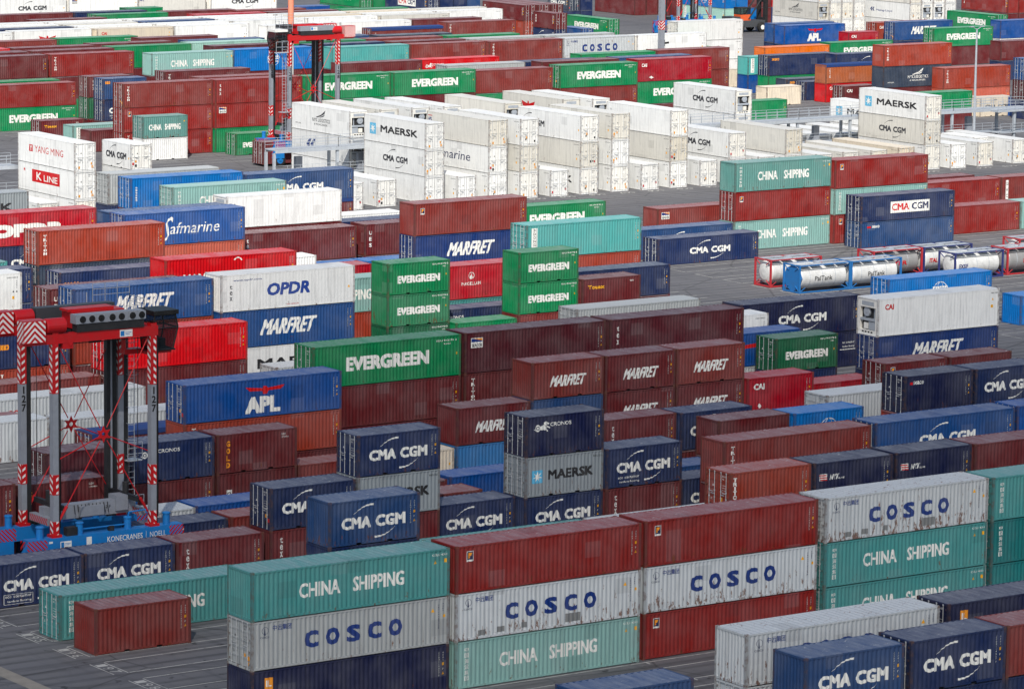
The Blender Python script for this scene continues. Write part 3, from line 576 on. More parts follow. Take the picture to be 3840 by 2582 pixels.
# ------------------------------------------------------------------ the stacks: x, y, z, direction, length, height, colour, marking, visible end, insulated, label, group
STACKS = [
(100.86,138.52,5.182,'A','2','s','cblue','plain','b',0,'faded blue unlettered short container, on top of navy one','stacked shipping containers'),
(113.65,138.75,5.182,'A','2','s','cblue','cma','b',0,'white-swoosh faded blue short container, on top of blue one','stacked shipping containers'),
(120.17,138.81,2.591,'A','2','s','navy','plain','d',0,'navy unlettered short container, under navy, over navy','stacked shipping containers'),
(120.17,138.81,5.182,'A','2','s','navy','cma','d',0,'white-swoosh navy short container, on top of navy one','stacked shipping containers'),
(126.34,138.89,2.591,'A','4','s','navy','plain','d',0,'navy unlettered long container, under brown, over maroon','stacked shipping containers'),
(126.34,138.89,5.182,'A','4','s','brown','plain','b',0,'brown-red unlettered long container, on top of navy one','stacked shipping containers'),
(127.04,144.02,5.182,'A','4','s','dnavy','ilr','d',0,'orange-sign dark navy long container, on top of navy one','stacked shipping containers'),
(114.31,144.06,2.591,'A','4','s','cwhite','cosco','d',0,'blue-lettered pale grey long container, under grey, over navy','stacked shipping containers'),
(114.31,144.06,5.182,'A','4','s','cwhite','cosco','b',0,'blue-lettered pale grey long container, on top of grey one','stacked shipping containers'),
(151.52,168.21,0,'A','4','s','dteal','plain','d',0,'dark teal unlettered long container, under teal one','stacked shipping containers'),
(151.52,168.21,2.591,'A','4','s','dteal','cs','d',0,'white-lettered dark teal long container, under green, over teal','stacked shipping containers'),
(151.52,168.21,5.182,'A','4','s','teal','cs','d',0,'white-lettered sea-green long container, on top of teal one','stacked shipping containers'),
(113.85,168.24,0,'A','4','s','pteal','cs','b',0,'white-lettered pale sea-green long container, under grey one','stacked shipping containers'),
(113.85,168.24,2.591,'A','4','s','cwhite','coscor','b',0,'rusty blue-lettered pale grey long container, under red, over mint','stacked shipping containers'),
(113.85,168.24,5.182,'A','4','s','flor','flor','b',0,'small-square-logo brick-red long container, on top of grey one, red neighbour on right','stacked shipping containers'),
(101.27,168.26,0,'A','4','s','dnavy','ilr','b',0,'orange-sign dark navy long container, under grey one','stacked shipping containers'),
(101.27,168.26,2.591,'A','4','s','cgrey','cosco','d',0,'blue-lettered light grey long container, under green, over navy','stacked shipping containers'),
(101.27,168.26,5.182,'A','4','s','teal','cs1','b',0,'white-lettered sea-green long container, on top of grey one','stacked shipping containers'),
(139.11,168.38,0,'A','4','s','teal','cs','d',0,'white-lettered sea-green long container, under green one','stacked shipping containers'),
(139.11,168.38,2.591,'A','4','s','teal','cs','d',0,'white-lettered sea-green long container, under grey, over green','stacked shipping containers'),
(139.11,168.38,5.182,'A','4','s','cwhite','coscor','d',0,'rusty blue-lettered pale grey long container, on top of green one','stacked shipping containers'),
(126.44,168.45,0,'A','4','s','flor','flor','b',0,'small-square-logo brick-red long container, under grey one','stacked shipping containers'),
(126.44,168.45,2.591,'A','4','s','cwhite','cosco','b',0,'blue-lettered pale grey long container, under red, over red','stacked shipping containers'),
(126.44,168.45,5.182,'A','4','s','flor','flor','b',0,'small-square-logo brick-red long container, on top of grey one, grey neighbour on right','stacked shipping containers'),
(157.89,177.01,5.182,'A','4','s','maroon','plain','b',0,'maroon unlettered long container, on top of maroon one, navy neighbour on left','stacked shipping containers'),
(145.34,177.08,5.182,'A','2','s','dnavy','nyk','b',0,'striped-flag dark navy short container, on top of maroon one, navy neighbour on right','stacked shipping containers'),
(151.72,177.17,5.182,'A','2','s','dnavy','nyk','b',0,'striped-flag dark navy short container, on top of maroon one, maroon neighbour on right','stacked shipping containers'),
(139.16,177.2,5.182,'A','2','s','rust','triton','d',0,'vertical-lettered rust-orange short container, on top of maroon one','stacked shipping containers'),
(114.4,181.73,2.591,'A','2','s','navy','plain','b',0,'navy unlettered short container, under blue, over navy','stacked shipping containers'),
(114.4,181.73,5.182,'A','2','s','cblue','cma','b',0,'white-swoosh faded blue short container, on top of navy one','stacked shipping containers'),
(101.44,185.1,0,'A','2','s','brown','codes','b',0,'brown-red unlettered short container, on the ground, lower far left','stacked shipping containers'),
(101.43,189.17,0,'A','4','s','teal','csr','d',0,'white-lettered sea-green long container, on the ground','stacked shipping containers'),
(126.62,189.48,0,'A','4','s','teal','plain','d',0,'sea-green unlettered long container, on the ground','stacked shipping containers'),
(139.22,189.48,0,'A','4','s','cwhite','plain','d',0,'pale grey unlettered long container, on the ground, green neighbour on left','stacked shipping containers'),
(151.83,194.07,2.896,'A','4','h','brown','triton','b',0,'vertical-lettered brown-red long container, on top of maroon one, blue neighbour on right','stacked shipping containers'),
(164.63,194.35,2.896,'A','4','h','mblue','cma2','d',0,'white-swoosh medium blue long container, on top of navy one','stacked shipping containers'),
(177.24,194.55,2.896,'A','4','h','ablue','plain','d',0,'royal blue unlettered long container, on top of maroon one','stacked shipping containers'),
(101.78,198.12,0,'A','2','s','navy','cmaeco','b',0,'white-swoosh boxed-note navy short container, on the ground','stacked shipping containers'),
(107.96,198.22,0,'A','2','s','navy','cma','b',0,'white-swoosh navy short container, on the ground, maroon neighbour on right','stacked shipping containers'),
(120.64,198.26,0,'A','2','s','maroon','tex','b',0,'vertical-lettered maroon short container, under navy one, maroon neighbour on right','stacked shipping containers'),
(120.64,198.26,2.591,'A','2','s','navy','cma','d',0,'white-swoosh navy short container, on top of maroon one, grey neighbour on right','stacked shipping containers'),
(114.14,198.27,0,'A','2','s','maroon','tex','b',0,'vertical-lettered maroon short container, on the ground','stacked shipping containers'),
(145.8,198.47,0,'A','2','s','maroon','tex','b',0,'vertical-lettered maroon short container, under navy one, navy neighbour on right','stacked shipping containers'),
(145.8,198.47,2.591,'A','2','s','navy','cmaeco2','b',0,'white-swoosh captioned navy short container, on top of maroon one','stacked shipping containers'),
(176.93,198.5,5.182,'A','2','s','navy','cma','d',0,'white-swoosh navy short container, on top of crimson one','stacked shipping containers'),
(127.02,198.53,0,'A','2','s','maroon','plain','b',0,'maroon unlettered short container, under grey one','stacked shipping containers'),
(127.02,198.53,2.591,'A','2','s','mgrey','maersk','d',0,'star-logo mid-grey short container, under navy, over maroon','stacked shipping containers'),
(127.02,198.53,5.182,'A','2','s','navy','cma','d',0,'white-swoosh navy short container, on top of grey one','stacked shipping containers'),
(170.76,198.65,5.182,'A','2','s','dnavy','seacow','d',0,'small-white-lettered dark navy short container, on top of orange one','stacked shipping containers'),
(139.63,198.66,0,'A','2','s','navy','cma','b',0,'white-swoosh navy short container, under grey one','stacked shipping containers'),
(139.63,198.66,2.591,'A','2','s','mgrey','maersk','d',0,'star-logo mid-grey short container, under navy, over navy','stacked shipping containers'),
(139.63,198.66,5.182,'A','2','s','dnavy','cronos','d',0,'winged-horse dark navy short container, on top of grey one','stacked shipping containers'),
(151.98,198.68,0,'A','2','s','navy','cma','b',0,'white-swoosh navy short container, on the ground, maroon neighbour on left','stacked shipping containers'),
(133.45,199.59,0,'A','2','s','navy','cma','b',0,'white-swoosh navy short container, on the ground, navy neighbour on right','stacked shipping containers'),
(151.88,202.32,0,'A','2','s','mblue','plain','b',0,'medium blue unlettered short container, on the ground, maroon neighbour on right','stacked shipping containers'),
(133.06,202.67,0,'A','2','s','brown','plain','b',0,'brown-red unlettered short container, on the ground, lower centre','stacked shipping containers'),
(164.52,202.68,2.591,'A','2','s','bblue','globe','b',0,'globe-logo bright blue short container, on top of navy one','stacked shipping containers'),
(114.46,203.03,0,'A','2','s','navy','cma','d',0,'white-swoosh navy short container, on the ground, brown neighbour on right','stacked shipping containers'),
(158.34,203.06,2.591,'A','2','s','maroon','plain','b',0,'maroon unlettered short container, on top of maroon one, blue neighbour on right','stacked shipping containers'),
(120.79,203.13,0,'A','2','s','brown','plain','b',0,'brown-red unlettered short container, on the ground, navy neighbour on left','stacked shipping containers'),
(101.55,206.15,2.896,'A','2','s','maroon','codes','b',0,'maroon unlettered short container, on top of maroon one, maroon neighbour on right','stacked shipping containers'),
(158.06,206.78,2.591,'A','2','s','navy','cma','b',0,'white-swoosh navy short container, on top of maroon one, maroon neighbour on left','stacked shipping containers'),
(114.39,206.86,0,'A','2','s','cwhite','plain','b',0,'pale grey unlettered short container, on the ground','stacked shipping containers'),
(108.15,206.92,2.591,'A','2','s','maroon','gold','d',0,'yellow-vertical-lettered maroon short container, on top of navy one','stacked shipping containers'),
(139.57,207.05,0,'A','4','s','ablue','apl','b',0,'red-winged royal blue long container, on the ground','stacked shipping containers'),
(151.88,207.13,2.591,'A','2','s','maroon','tex','d',0,'vertical-lettered maroon short container, on top of maroon one','stacked shipping containers'),
(120.66,207.2,0,'A','2','s','ablue','plain','b',0,'royal blue unlettered short container, on the ground','stacked shipping containers'),
(171.08,207.28,2.591,'A','4','s','cwhite','oocl','d',0,'red-lettered pale grey long container, on top of navy one','stacked shipping containers'),
(120.72,215.31,0,'A','2','s','maroon','codes','b',0,'maroon unlettered short container, under navy one, maroon neighbour on right','stacked shipping containers'),
(120.72,215.31,2.591,'A','2','s','navy','cronos','d',0,'winged-horse navy short container, on top of maroon one','stacked shipping containers'),
(114.49,215.4,2.591,'A','2','s','dmar','tex','d',0,'vertical-lettered dark maroon short container, on top of maroon one','stacked shipping containers'),
(127.05,215.45,0,'A','2','s','maroon','magsign','b',0,'small-sign maroon short container, under maroon one','stacked shipping containers'),
(127.05,215.45,2.591,'A','2','s','maroon','gold','b',0,'yellow-vertical-lettered maroon short container, on top of maroon one','stacked shipping containers'),
(139.55,215.54,0,'A','2','s','cream','codes','b',0,'cream unlettered short container, on the ground, blue neighbour on right','stacked shipping containers'),
(133.32,215.65,0,'A','2','s','brown','plain','b',0,'brown-red unlettered short container, on the ground, cream neighbour on right','stacked shipping containers'),
(170.74,215.71,2.591,'A','2','s','cred','cai','b',0,'three-letter crimson short container, on top of maroon one, maroon neighbour on left','stacked shipping containers'),
(189.76,215.8,2.591,'A','2','s','maroon','plain','b',0,'maroon unlettered short container, on top of navy one','stacked shipping containers'),
(183.49,215.89,2.591,'A','2','s','maroon','florw','d',0,'small-square-logo maroon short container, on top of navy one','stacked shipping containers'),
(158.39,215.9,2.591,'A','2','s','maroon','marf2','b',0,'slanted-white-lettered maroon short container, under maroon, over maroon','stacked shipping containers'),
(158.39,215.9,5.182,'A','2','s','maroon','marf2','b',0,'slanted-white-lettered maroon short container, on top of maroon one','stacked shipping containers'),
(146.03,215.91,0,'A','2','s','lblue','plain','b',0,'sky blue unlettered short container, under maroon one','stacked shipping containers'),
(146.03,215.91,2.591,'A','2','s','maroon','marf2','b',0,'slanted-white-lettered maroon short container, on top of blue one','stacked shipping containers'),
(164.56,215.92,2.591,'A','2','s','maroon','marf2','b',0,'slanted-white-lettered maroon short container, under brown, over maroon','stacked shipping containers'),
(164.56,215.92,5.182,'A','2','s','brown','marf2','b',0,'slanted-white-lettered brown-red short container, on top of maroon one','stacked shipping containers'),
(152.21,215.96,2.591,'A','2','s','cblue','plain','b',0,'faded blue unlettered short container, under brown, over maroon','stacked shipping containers'),
(152.21,215.96,5.182,'A','2','s','brown','marf2','b',0,'slanted-white-lettered brown-red short container, on top of blue one','stacked shipping containers'),
(127.15,219.87,0,'A','4','s','maroon','plain','b',0,'maroon unlettered long container, under orange one','stacked shipping containers'),
(127.15,219.87,2.591,'A','4','s','rust','triton','b',0,'vertical-lettered rust-orange long container, under blue, over maroon','stacked shipping containers'),
(127.15,219.87,5.182,'A','4','s','ablue','aplb','d',0,'red-winged royal blue long container, on top of orange one','stacked shipping containers'),
(177.29,223.72,0,'A','4','s','cred','plain','b',0,'crimson unlettered long container, on the ground','stacked shipping containers'),
(139.81,224.3,0,'A','4','h','maroon','plain','b',0,'maroon unlettered long container, under maroon one, middle left','stacked shipping containers'),
(139.81,224.3,2.896,'A','4','h','maroon','codes','b',0,'maroon unlettered long container, under green, over maroon, maroon neighbour on right','stacked shipping containers'),
(139.81,224.3,5.792,'A','4','h','green','ever','d',0,'bold-white-lettered green long container, on top of maroon one, maroon neighbour on right','stacked shipping containers'),
(189.93,224.36,2.896,'A','4','s','mblue2','marf','d',0,'slanted-white-lettered deep blue long container, under white, over navy','stacked shipping containers'),
(189.93,224.36,5.487,'A','4','h','white','caiw','r',1,'red-three-letter white long container, on top of blue one','white insulated containers'),
(164.98,224.42,5.792,'A','4','h','dmar','tex','b',0,'vertical-lettered dark maroon long container, on top of maroon one','stacked shipping containers'),
(152.42,224.45,2.896,'A','4','h','maroon','triton','b',0,'vertical-lettered maroon long container, under maroon, over navy','stacked shipping containers'),
(152.42,224.45,5.792,'A','4','h','dmar','beacon','b',0,'lighthouse-sign dark maroon long container, on top of maroon one','stacked shipping containers'),
(183.99,229.08,0,'A','2','s','navy','plain','b',0,'navy unlettered short container, under green one','stacked shipping containers'),
(183.99,229.08,2.591,'A','2','s','dgreen','ever2','d',0,'bold-white-lettered dark green short container, on top of navy one','stacked shipping containers'),
(127.08,232.3,0,'A','4','s','maroon','tarp','d',0,'tarpaulin-covered maroon long container, on the ground','stacked shipping containers'),
(177.02,232.51,2.591,'A','4','s','ablue','hanj','b',0,'red-wave royal blue long container, on top of grey one','stacked shipping containers'),
(183.34,236.81,2.896,'A','2','h','white','plain','b',1,'white unlettered short container, on top of navy one','white insulated containers'),
(127.28,237.04,0,'A','4','h','cwhite','plain','d',0,'pale grey unlettered long container, on the ground, grey neighbour on left','stacked shipping containers'),
(114.8,238.24,0,'A','4','h','cwhite','plain','d',0,'pale grey unlettered long container, on the ground, grey neighbour on right','stacked shipping containers'),
(190.05,241.12,0,'A','4','h','dnavy','ecosign','b',0,'captioned dark navy long container, under navy one','stacked shipping containers'),
(190.05,241.12,2.896,'A','4','h','dnavy','cma2','b',0,'white-swoosh dark navy long container, on top of navy one','stacked shipping containers'),
(177.39,245.77,2.896,'A','4','h','cgrey','oocl','d',0,'red-lettered light grey long container, on top of maroon one','stacked shipping containers'),
(126.99,246.23,0,'A','4','h','cwhite','oocl','d',0,'red-lettered pale grey long container, on the ground','stacked shipping containers'),
(152.74,250.21,0,'A','4','s','cwhite','plain','d',0,'pale grey unlettered long container, on the ground','stacked shipping containers'),
(228.34,250.68,0,'A','4','s','bblue','globe','b',0,'globe-logo blue container, on the ground, middle far right, second from left','stacked shipping containers'),
(139.81,253.22,0,'A','4','h','maroon','codes','d',0,'maroon unlettered long container, under red one, brown neighbour on left','stacked shipping containers'),
(139.81,253.22,2.896,'A','4','h','red','codes','d',0,'bright red unlettered long container, on top of maroon one','stacked shipping containers'),
(127.49,253.79,0,'A','4','s','brown','plain','b',0,'brown-red unlettered long container, on the ground, maroon neighbour on right','stacked shipping containers'),
(152.36,257.82,0,'A','4','h','white','maersk','b',1,'star-logo white long container, under blue one','white insulated containers'),
(152.36,257.82,2.896,'A','4','h','mblue','marf','b',0,'slanted-white-lettered medium blue long container, under white, over white','stacked shipping containers'),
(152.36,257.82,5.792,'A','4','h','white','opdr','b',1,'blue-italic-lettered white long container, on top of blue one','white insulated containers'),
(133.24,257.96,0,'A','2','h','rust','triton','b',0,'vertical-lettered rust-orange short container, under navy one','stacked shipping containers'),
(133.24,257.96,2.896,'A','2','s','navy','seaco','d',0,'orange-lettered navy short container, on top of orange one','stacked shipping containers'),
(140.05,258.75,2.591,'A','4','h','rust','plain','b',0,'rust-orange unlettered long container, under blue, over maroon','stacked shipping containers'),
(140.05,258.75,5.487,'A','4','h','mblue','marf','d',0,'slanted-white-lettered medium blue long container, on top of orange one','stacked shipping containers'),
(139.45,261.62,5.182,'A','4','h','maroon','ges','d',0,'vertical-lettered maroon long container, on top of navy one','stacked shipping containers'),
(177.03,262,0,'A','2','s','green','codes','b',0,'green unlettered short container, on the ground','stacked shipping containers'),
(223.43,262.6,0,'A','4','h','bblue','globe','d',0,'globe-logo blue container, on the ground, middle far right, leftmost','stacked shipping containers'),
(190.19,262.73,2.591,'A','2','s','maroon','touax','b',0,'yellow-lettered maroon short container, on top of maroon one','stacked shipping containers'),
(170.86,262.8,0,'A','2','s','dgreen','ever2','b',0,'bold-white-lettered dark green short container, under green one','stacked shipping containers'),
(170.86,262.8,2.591,'A','2','s','pgreen','ever2','b',0,'bold-white-lettered scuffed green short container, under green, over green','stacked shipping containers'),
(170.86,262.8,5.182,'A','2','s','green','ever2','b',0,'bold-white-lettered green container, topping its stack, middle centre, leftmost','stacked shipping containers'),
(184.02,263.15,0,'A','2','s','brown','plain','b',0,'brown-red unlettered short container, under green one','stacked shipping containers'),
(184.02,263.15,2.591,'A','2','s','green','ever2','b',0,'bold-white-lettered green short container, under green, over brown','stacked shipping containers'),
(184.02,263.15,5.182,'A','2','s','green','ever2','b',0,'bold-white-lettered green container, topping its stack, middle centre, second from left','stacked shipping containers'),
(190.29,266.83,2.591,'A','4','s','navy','codes','b',0,'navy unlettered long container, on top of maroon one','stacked shipping containers'),
(177.6,266.9,0,'A','4','h','navy','cronos2','b',0,'winged-horse navy long container, on the ground','stacked shipping containers'),
(127.88,267.05,5.792,'A','4','h','white','plain','b',1,'white unlettered long container, on top of blue one','white insulated containers'),
(153.02,267.6,5.792,'A','4','h','red','hamb','b',0,'tall-white-lettered bright red long container, on top of maroon one','stacked shipping containers'),
(165.3,271,0,'A','4','s','rust','plain','b',0,'rust-orange unlettered long container, under mint one','stacked shipping containers'),
(165.3,271,2.591,'A','4','h','pteal','cs','b',0,'white-lettered pale sea-green long container, on top of orange one, red neighbour on right','stacked shipping containers'),
(177.7,271.2,0,'A','4','h','teal','plain','b',0,'sea-green unlettered long container, under red one','stacked shipping containers'),
(177.7,271.2,2.896,'A','4','h','redw','magel','b',0,'shell-logo worn red long container, on top of green one','stacked shipping containers'),
(190.72,271.67,2.896,'A','4','h','rust','codes','b',0,'rust-orange unlettered long container, under turquoise, over navy','stacked shipping containers'),
(190.72,271.67,5.792,'A','4','h','dong','dongf','d',0,'white-strip turquoise long container, on top of orange one','stacked shipping containers'),
(165.6,275.9,2.896,'A','4','h','cred','plain','b',0,'crimson unlettered long container, on top of green one','stacked shipping containers'),
(152.25,283.67,2.896,'A','4','h','navy','seaco','d',0,'orange-lettered navy long container, on top of maroon one','stacked shipping containers'),
(166.75,286.59,2.591,'A','4','s','white','plain','b',0,'white unlettered long container, on top of maroon one, middle left','stacked shipping containers'),
(139.64,287.51,2.896,'A','4','h','navy','cmaecoS','b',0,'white-captioned navy long container, on top of navy one','stacked shipping containers'),
(152.7,288.37,2.896,'A','4','h','slate','plain','d',0,'slate unlettered long container, under orange, over maroon','stacked shipping containers'),
(152.7,288.37,5.792,'A','4','h','rust','triton','d',0,'vertical-lettered rust-orange long container, on top of slate one, upper far left','stacked shipping containers'),
(190.66,288.98,2.896,'A','4','h','mblue2','marf','d',0,'slanted-white-lettered deep blue long container, under brown, over navy','stacked shipping containers'),
(190.66,288.98,5.792,'A','4','h','brown','flor','b',0,'small-square-logo brown-red long container, on top of blue one','stacked shipping containers'),
(164.35,294.6,2.896,'A','4','h','salmon','codes','b',0,'salmon unlettered long container, under blue, over maroon','stacked shipping containers'),
(164.35,294.6,5.792,'A','4','h','saf','saf','d',0,'script-lettered denim blue long container, on top of salmon one','stacked shipping containers'),
(189.67,295.4,0,'A','4','h','bblue','codes','b',0,'bright blue unlettered long container, on the ground, blue neighbour on left','stacked shipping containers'),
(223.56,296.6,0,'A','4','s','navy','cma2','d',0,'white-swoosh navy long container, on the ground','stacked shipping containers'),
(249.03,297.11,0,'A','4','s','cblue','seacow','d',0,'small-white-lettered faded blue long container, under navy one','stacked shipping containers'),
(249.03,297.11,2.591,'A','4','s','navy','cmabox','d',0,'red-and-navy-sticker navy long container, on top of blue one','stacked shipping containers'),
(178.12,297.94,2.896,'A','4','h','maroon','tex','b',0,'vertical-lettered maroon long container, on top of maroon one, maroon neighbour on right','stacked shipping containers'),
(191.4,298.29,2.896,'A','4','h','maroon','ges','b',0,'vertical-lettered maroon long container, on top of maroon one, maroon neighbour on left','stacked shipping containers'),
(152.67,300.34,2.896,'A','4','h','navy','cma2','b',0,'white-swoosh navy long container, under red, over maroon','stacked shipping containers'),
(152.67,300.34,5.792,'A','4','h','redw','opdrw','b',0,'large-cream-lettered worn red long container, on top of navy one','stacked shipping containers'),
(166.49,300.82,5.182,'A','4','h','cblue','plain','b',0,'faded blue unlettered long container, on top of navy one, white neighbour on right','stacked shipping containers'),
(273.65,300.89,0,'A','4','h','pteal','codes','b',0,'pale sea-green unlettered long container, on the ground','stacked shipping containers'),
(261.34,300.92,0,'A','4','h','flor','codes','b',0,'brick-red unlettered long container, on the ground, mint neighbour on right','stacked shipping containers'),
(223.93,301.15,0,'A','4','h','cblue','cma2','b',0,'white-swoosh faded blue long container, on the ground','stacked shipping containers'),
(249.02,301.31,0,'A','4','h','flor','flor','b',0,'small-square-logo brick-red long container, under mint one','stacked shipping containers'),
(249.02,301.31,2.896,'A','4','s','pteal','cs','b',0,'white-lettered pale sea-green long container, under red, over red','stacked shipping containers'),
(249.02,301.31,5.487,'A','4','h','flor','flor','b',0,'small-square-logo brick-red long container, on top of mint one','stacked shipping containers'),
(178.8,301.56,2.896,'A','4','h','maroon','plain','b',0,'maroon unlettered long container, under white, over navy','stacked shipping containers'),
(178.8,301.56,5.792,'A','4','h','white','reefl','r',1,'small-lettered white long container, on top of maroon one','white insulated containers'),
(236.71,301.75,0,'A','4','h','pteal','cs','b',0,'white-lettered pale sea-green long container, under red one','stacked shipping containers'),
(236.71,301.75,2.896,'A','4','h','flor','flor','d',0,'small-square-logo brick-red long container, under green, over mint','stacked shipping containers'),
(236.71,301.75,5.792,'A','4','h','dteal2','cs','b',0,'white-lettered dull sea-green long container, on top of red one','stacked shipping containers'),
(190.16,305.04,2.591,'A','4','s','navy','plain','b',0,'navy unlettered long container, on top of navy one','stacked shipping containers'),
(190.51,309.32,2.591,'A','4','s','white','plain','b',0,'white unlettered long container, on top of maroon one, upper left','stacked shipping containers'),
(178.2,310.26,5.792,'A','4','h','pteal','cs','d',0,'white-lettered pale sea-green long container, on top of orange one','stacked shipping containers'),
(153.22,313.95,5.792,'A','4','h','mgrey','maersk','b',0,'star-logo mid-grey long container, on top of white one','stacked shipping containers'),
(236.47,313.95,0,'A','4','h','brown','beacon','b',0,'lighthouse-sign brown-red long container, on the ground','stacked shipping containers'),
(190.73,318.24,2.896,'A','4','s','maroon','tarp','b',0,'tarpaulin-covered maroon long container, under blue, over orange','stacked shipping containers'),
(190.73,318.24,5.487,'A','4','h','cblue','cma2','b',0,'white-swoosh faded blue long container, on top of maroon one','stacked shipping containers'),
(274.22,318.34,0,'A','4','h','flor','codes','b',0,'brick-red unlettered long container, on the ground, brown neighbour on right','stacked shipping containers'),
(178.38,318.35,5.792,'A','4','h','bblue','csv','d',0,'vertical-lettered bright blue long container, on top of maroon one','stacked shipping containers'),
(286.86,318.7,0,'A','4','h','brown','gvc','b',0,'white-strip brown-red long container, on the ground','stacked shipping containers'),
(223.78,322.08,0,'A','4','h','green','ever','b',0,'bold-white-lettered green long container, on the ground, upper centre','stacked shipping containers'),
(273.82,322.16,0,'A','4','h','maroon','plain','b',0,'maroon unlettered long container, on the ground','stacked shipping containers'),
(178.3,322.51,5.792,'A','4','h','cgrey','plain','d',0,'light grey unlettered long container, on top of navy one','stacked shipping containers'),
(283.71,346.73,0,'B','4','h','white','plain','d',1,'white long container, on the ground, upper right, fifth from left','refrigerated containers in the racks'),
(194.42,346.92,2.896,'B','2','h','white','plain','d',1,'white unlettered short container, under white, over white','refrigerated containers in the racks'),
(194.42,346.92,5.792,'B','2','s','white','cmad','d',1,'dark-swoosh white short container, on top of white one','refrigerated containers in the racks'),
(292.07,346.97,0,'B','4','h','white2','plain','d',1,'off-white unlettered long container, on the ground, white neighbour on left','refrigerated containers in the racks'),
(288,347.11,0,'B','4','h','white2','plain','d',1,'off-white unlettered long container, on the ground, white neighbour on right','refrigerated containers in the racks'),
(247.04,347.51,0,'B','4','h','white','plain','d',1,'white long container, on the ground, upper centre, second from left','refrigerated containers in the racks'),
(251.14,347.65,0,'B','4','h','white','maerskw','d',1,'star-logo white long container, under white one','refrigerated containers in the racks'),
(251.14,347.65,2.896,'B','4','h','white2','plain','d',1,'off-white unlettered long container, under white, over white, white neighbour on right','refrigerated containers in the racks'),
(251.14,347.65,5.792,'B','4','h','white','cmadt','d',1,'dark-swoosh white long container, on top of white one, white neighbour on right, upper centre','refrigerated containers in the racks'),
(267.74,347.68,0,'B','4','h','white','plain','d',1,'white long container, on the ground, upper right, second from left','refrigerated containers in the racks'),
(243.1,347.69,0,'B','4','h','white','plain','d',1,'white long container, bottom tier, upper centre, second from left','refrigerated containers in the racks'),
(243.1,347.69,2.896,'B','4','h','white2','plain','d',1,'off-white unlettered long container, under white, over white, white neighbour on left','refrigerated containers in the racks'),
(243.1,347.69,5.792,'B','4','h','white','plain','d',1,'white unlettered long container, on top of white one, white neighbour on left, upper centre','refrigerated containers in the racks'),
(259.57,347.73,0,'B','4','h','white','plain','d',1,'white long container, on the ground, upper right, leftmost','refrigerated containers in the racks'),
(234.94,347.76,0,'B','4','h','white','plain','d',1,'white long container, on the ground, upper centre, leftmost','refrigerated containers in the racks'),
(220.54,347.78,0,'B','4','h','white','plain','d',1,'white long container, on the ground, upper left, leftmost','refrigerated containers in the racks'),
(296.91,347.8,0,'B','4','h','cream','plain','d',1,'cream unlettered long container, on the ground','refrigerated containers in the racks'),
(184.3,347.9,0,'B','4','h','white','plain','d',1,'white unlettered long container, on the ground, white neighbour on right, upper far left','refrigerated containers in the racks'),
(276.2,347.9,0,'B','4','h','white','plain','d',1,'white long container, on the ground, upper right, third from left','refrigerated containers in the racks'),
(280.15,347.9,0,'B','4','h','white','plain','d',1,'white long container, bottom tier, upper right, third from left','refrigerated containers in the racks'),
(280.15,347.9,2.896,'B','4','h','white2','reefl','d',1,'small-lettered off-white long container, on top of white one','refrigerated containers in the racks'),
(305.06,347.91,0,'B','4','h','white','plain','d',1,'white unlettered long container, on the ground, white neighbour on right, upper far right','refrigerated containers in the racks'),
(263.69,347.92,0,'B','4','h','white','plain','d',1,'white long container, bottom tier, upper right, leftmost','refrigerated containers in the racks'),
(263.69,347.92,2.896,'B','4','h','white2','plain','d',1,'off-white unlettered long container, under white, over white','refrigerated containers in the racks'),
(263.69,347.92,5.792,'B','4','h','white','reefl','d',1,'small-lettered white long container, on top of white one','refrigerated containers in the racks'),
(272.04,347.99,0,'B','4','h','white','plain','d',1,'white long container, bottom tier, upper right, second from left','refrigerated containers in the racks'),
(272.04,347.99,2.896,'B','4','h','white','cmad','d',1,'dark-swoosh white long container, on top of white one, upper right','refrigerated containers in the racks'),
(255.7,348.08,0,'B','4','h','white','plain','d',1,'white long container, bottom tier, upper centre, third from left','refrigerated containers in the racks'),
(255.7,348.08,2.896,'B','4','h','white','plain','d',1,'white unlettered long container, under white, over white, white neighbour on left, upper centre','refrigerated containers in the racks'),
(255.7,348.08,5.792,'B','4','h','white2','plain','d',1,'off-white unlettered long container, on top of white one, white neighbour on left, upper centre','refrigerated containers in the racks'),
(309.46,348.1,0,'B','4','h','white','plain','d',1,'white unlettered long container, on the ground, white neighbour on left','refrigerated containers in the racks'),
(188.62,348.13,0,'B','4','h','white','plain','d',1,'white unlettered long container, under white one, white neighbour on left, upper far left','refrigerated containers in the racks'),
(188.62,348.13,2.896,'B','4','h','white','kline','d',1,'red-panel white long container, under white, over white','refrigerated containers in the racks'),
(188.62,348.13,5.792,'B','4','h','white','yang','d',1,'thin-red-lettered white long container, on top of white one','refrigerated containers in the racks'),
(239.36,348.27,0,'B','4','h','white','plain','d',1,'white long container, bottom tier, upper centre, leftmost','refrigerated containers in the racks'),
(239.36,348.27,2.896,'B','4','h','white','safw','d',1,'script-lettered white long container, under white, over white','refrigerated containers in the racks'),
(239.36,348.27,5.792,'B','4','h','white2','aplw','d',1,'small-logo white container, topping its stack, upper centre','refrigerated containers in the racks'),
(301.33,348.32,0,'B','4','h','white','plain','d',1,'white unlettered long container, under white one, white neighbour on right, upper far right','refrigerated containers in the racks'),
(301.33,348.32,2.896,'B','4','h','white2','cmad','d',1,'dark-swoosh off-white long container, under white, over white','refrigerated containers in the racks'),
(301.33,348.32,5.792,'B','4','h','white','maerskw','d',1,'star-logo white long container, on top of white one, upper far right','refrigerated containers in the racks'),
(315.35,348.54,0,'B','4','h','white','plain','d',1,'white unlettered long container, on the ground, upper far right','refrigerated containers in the racks'),
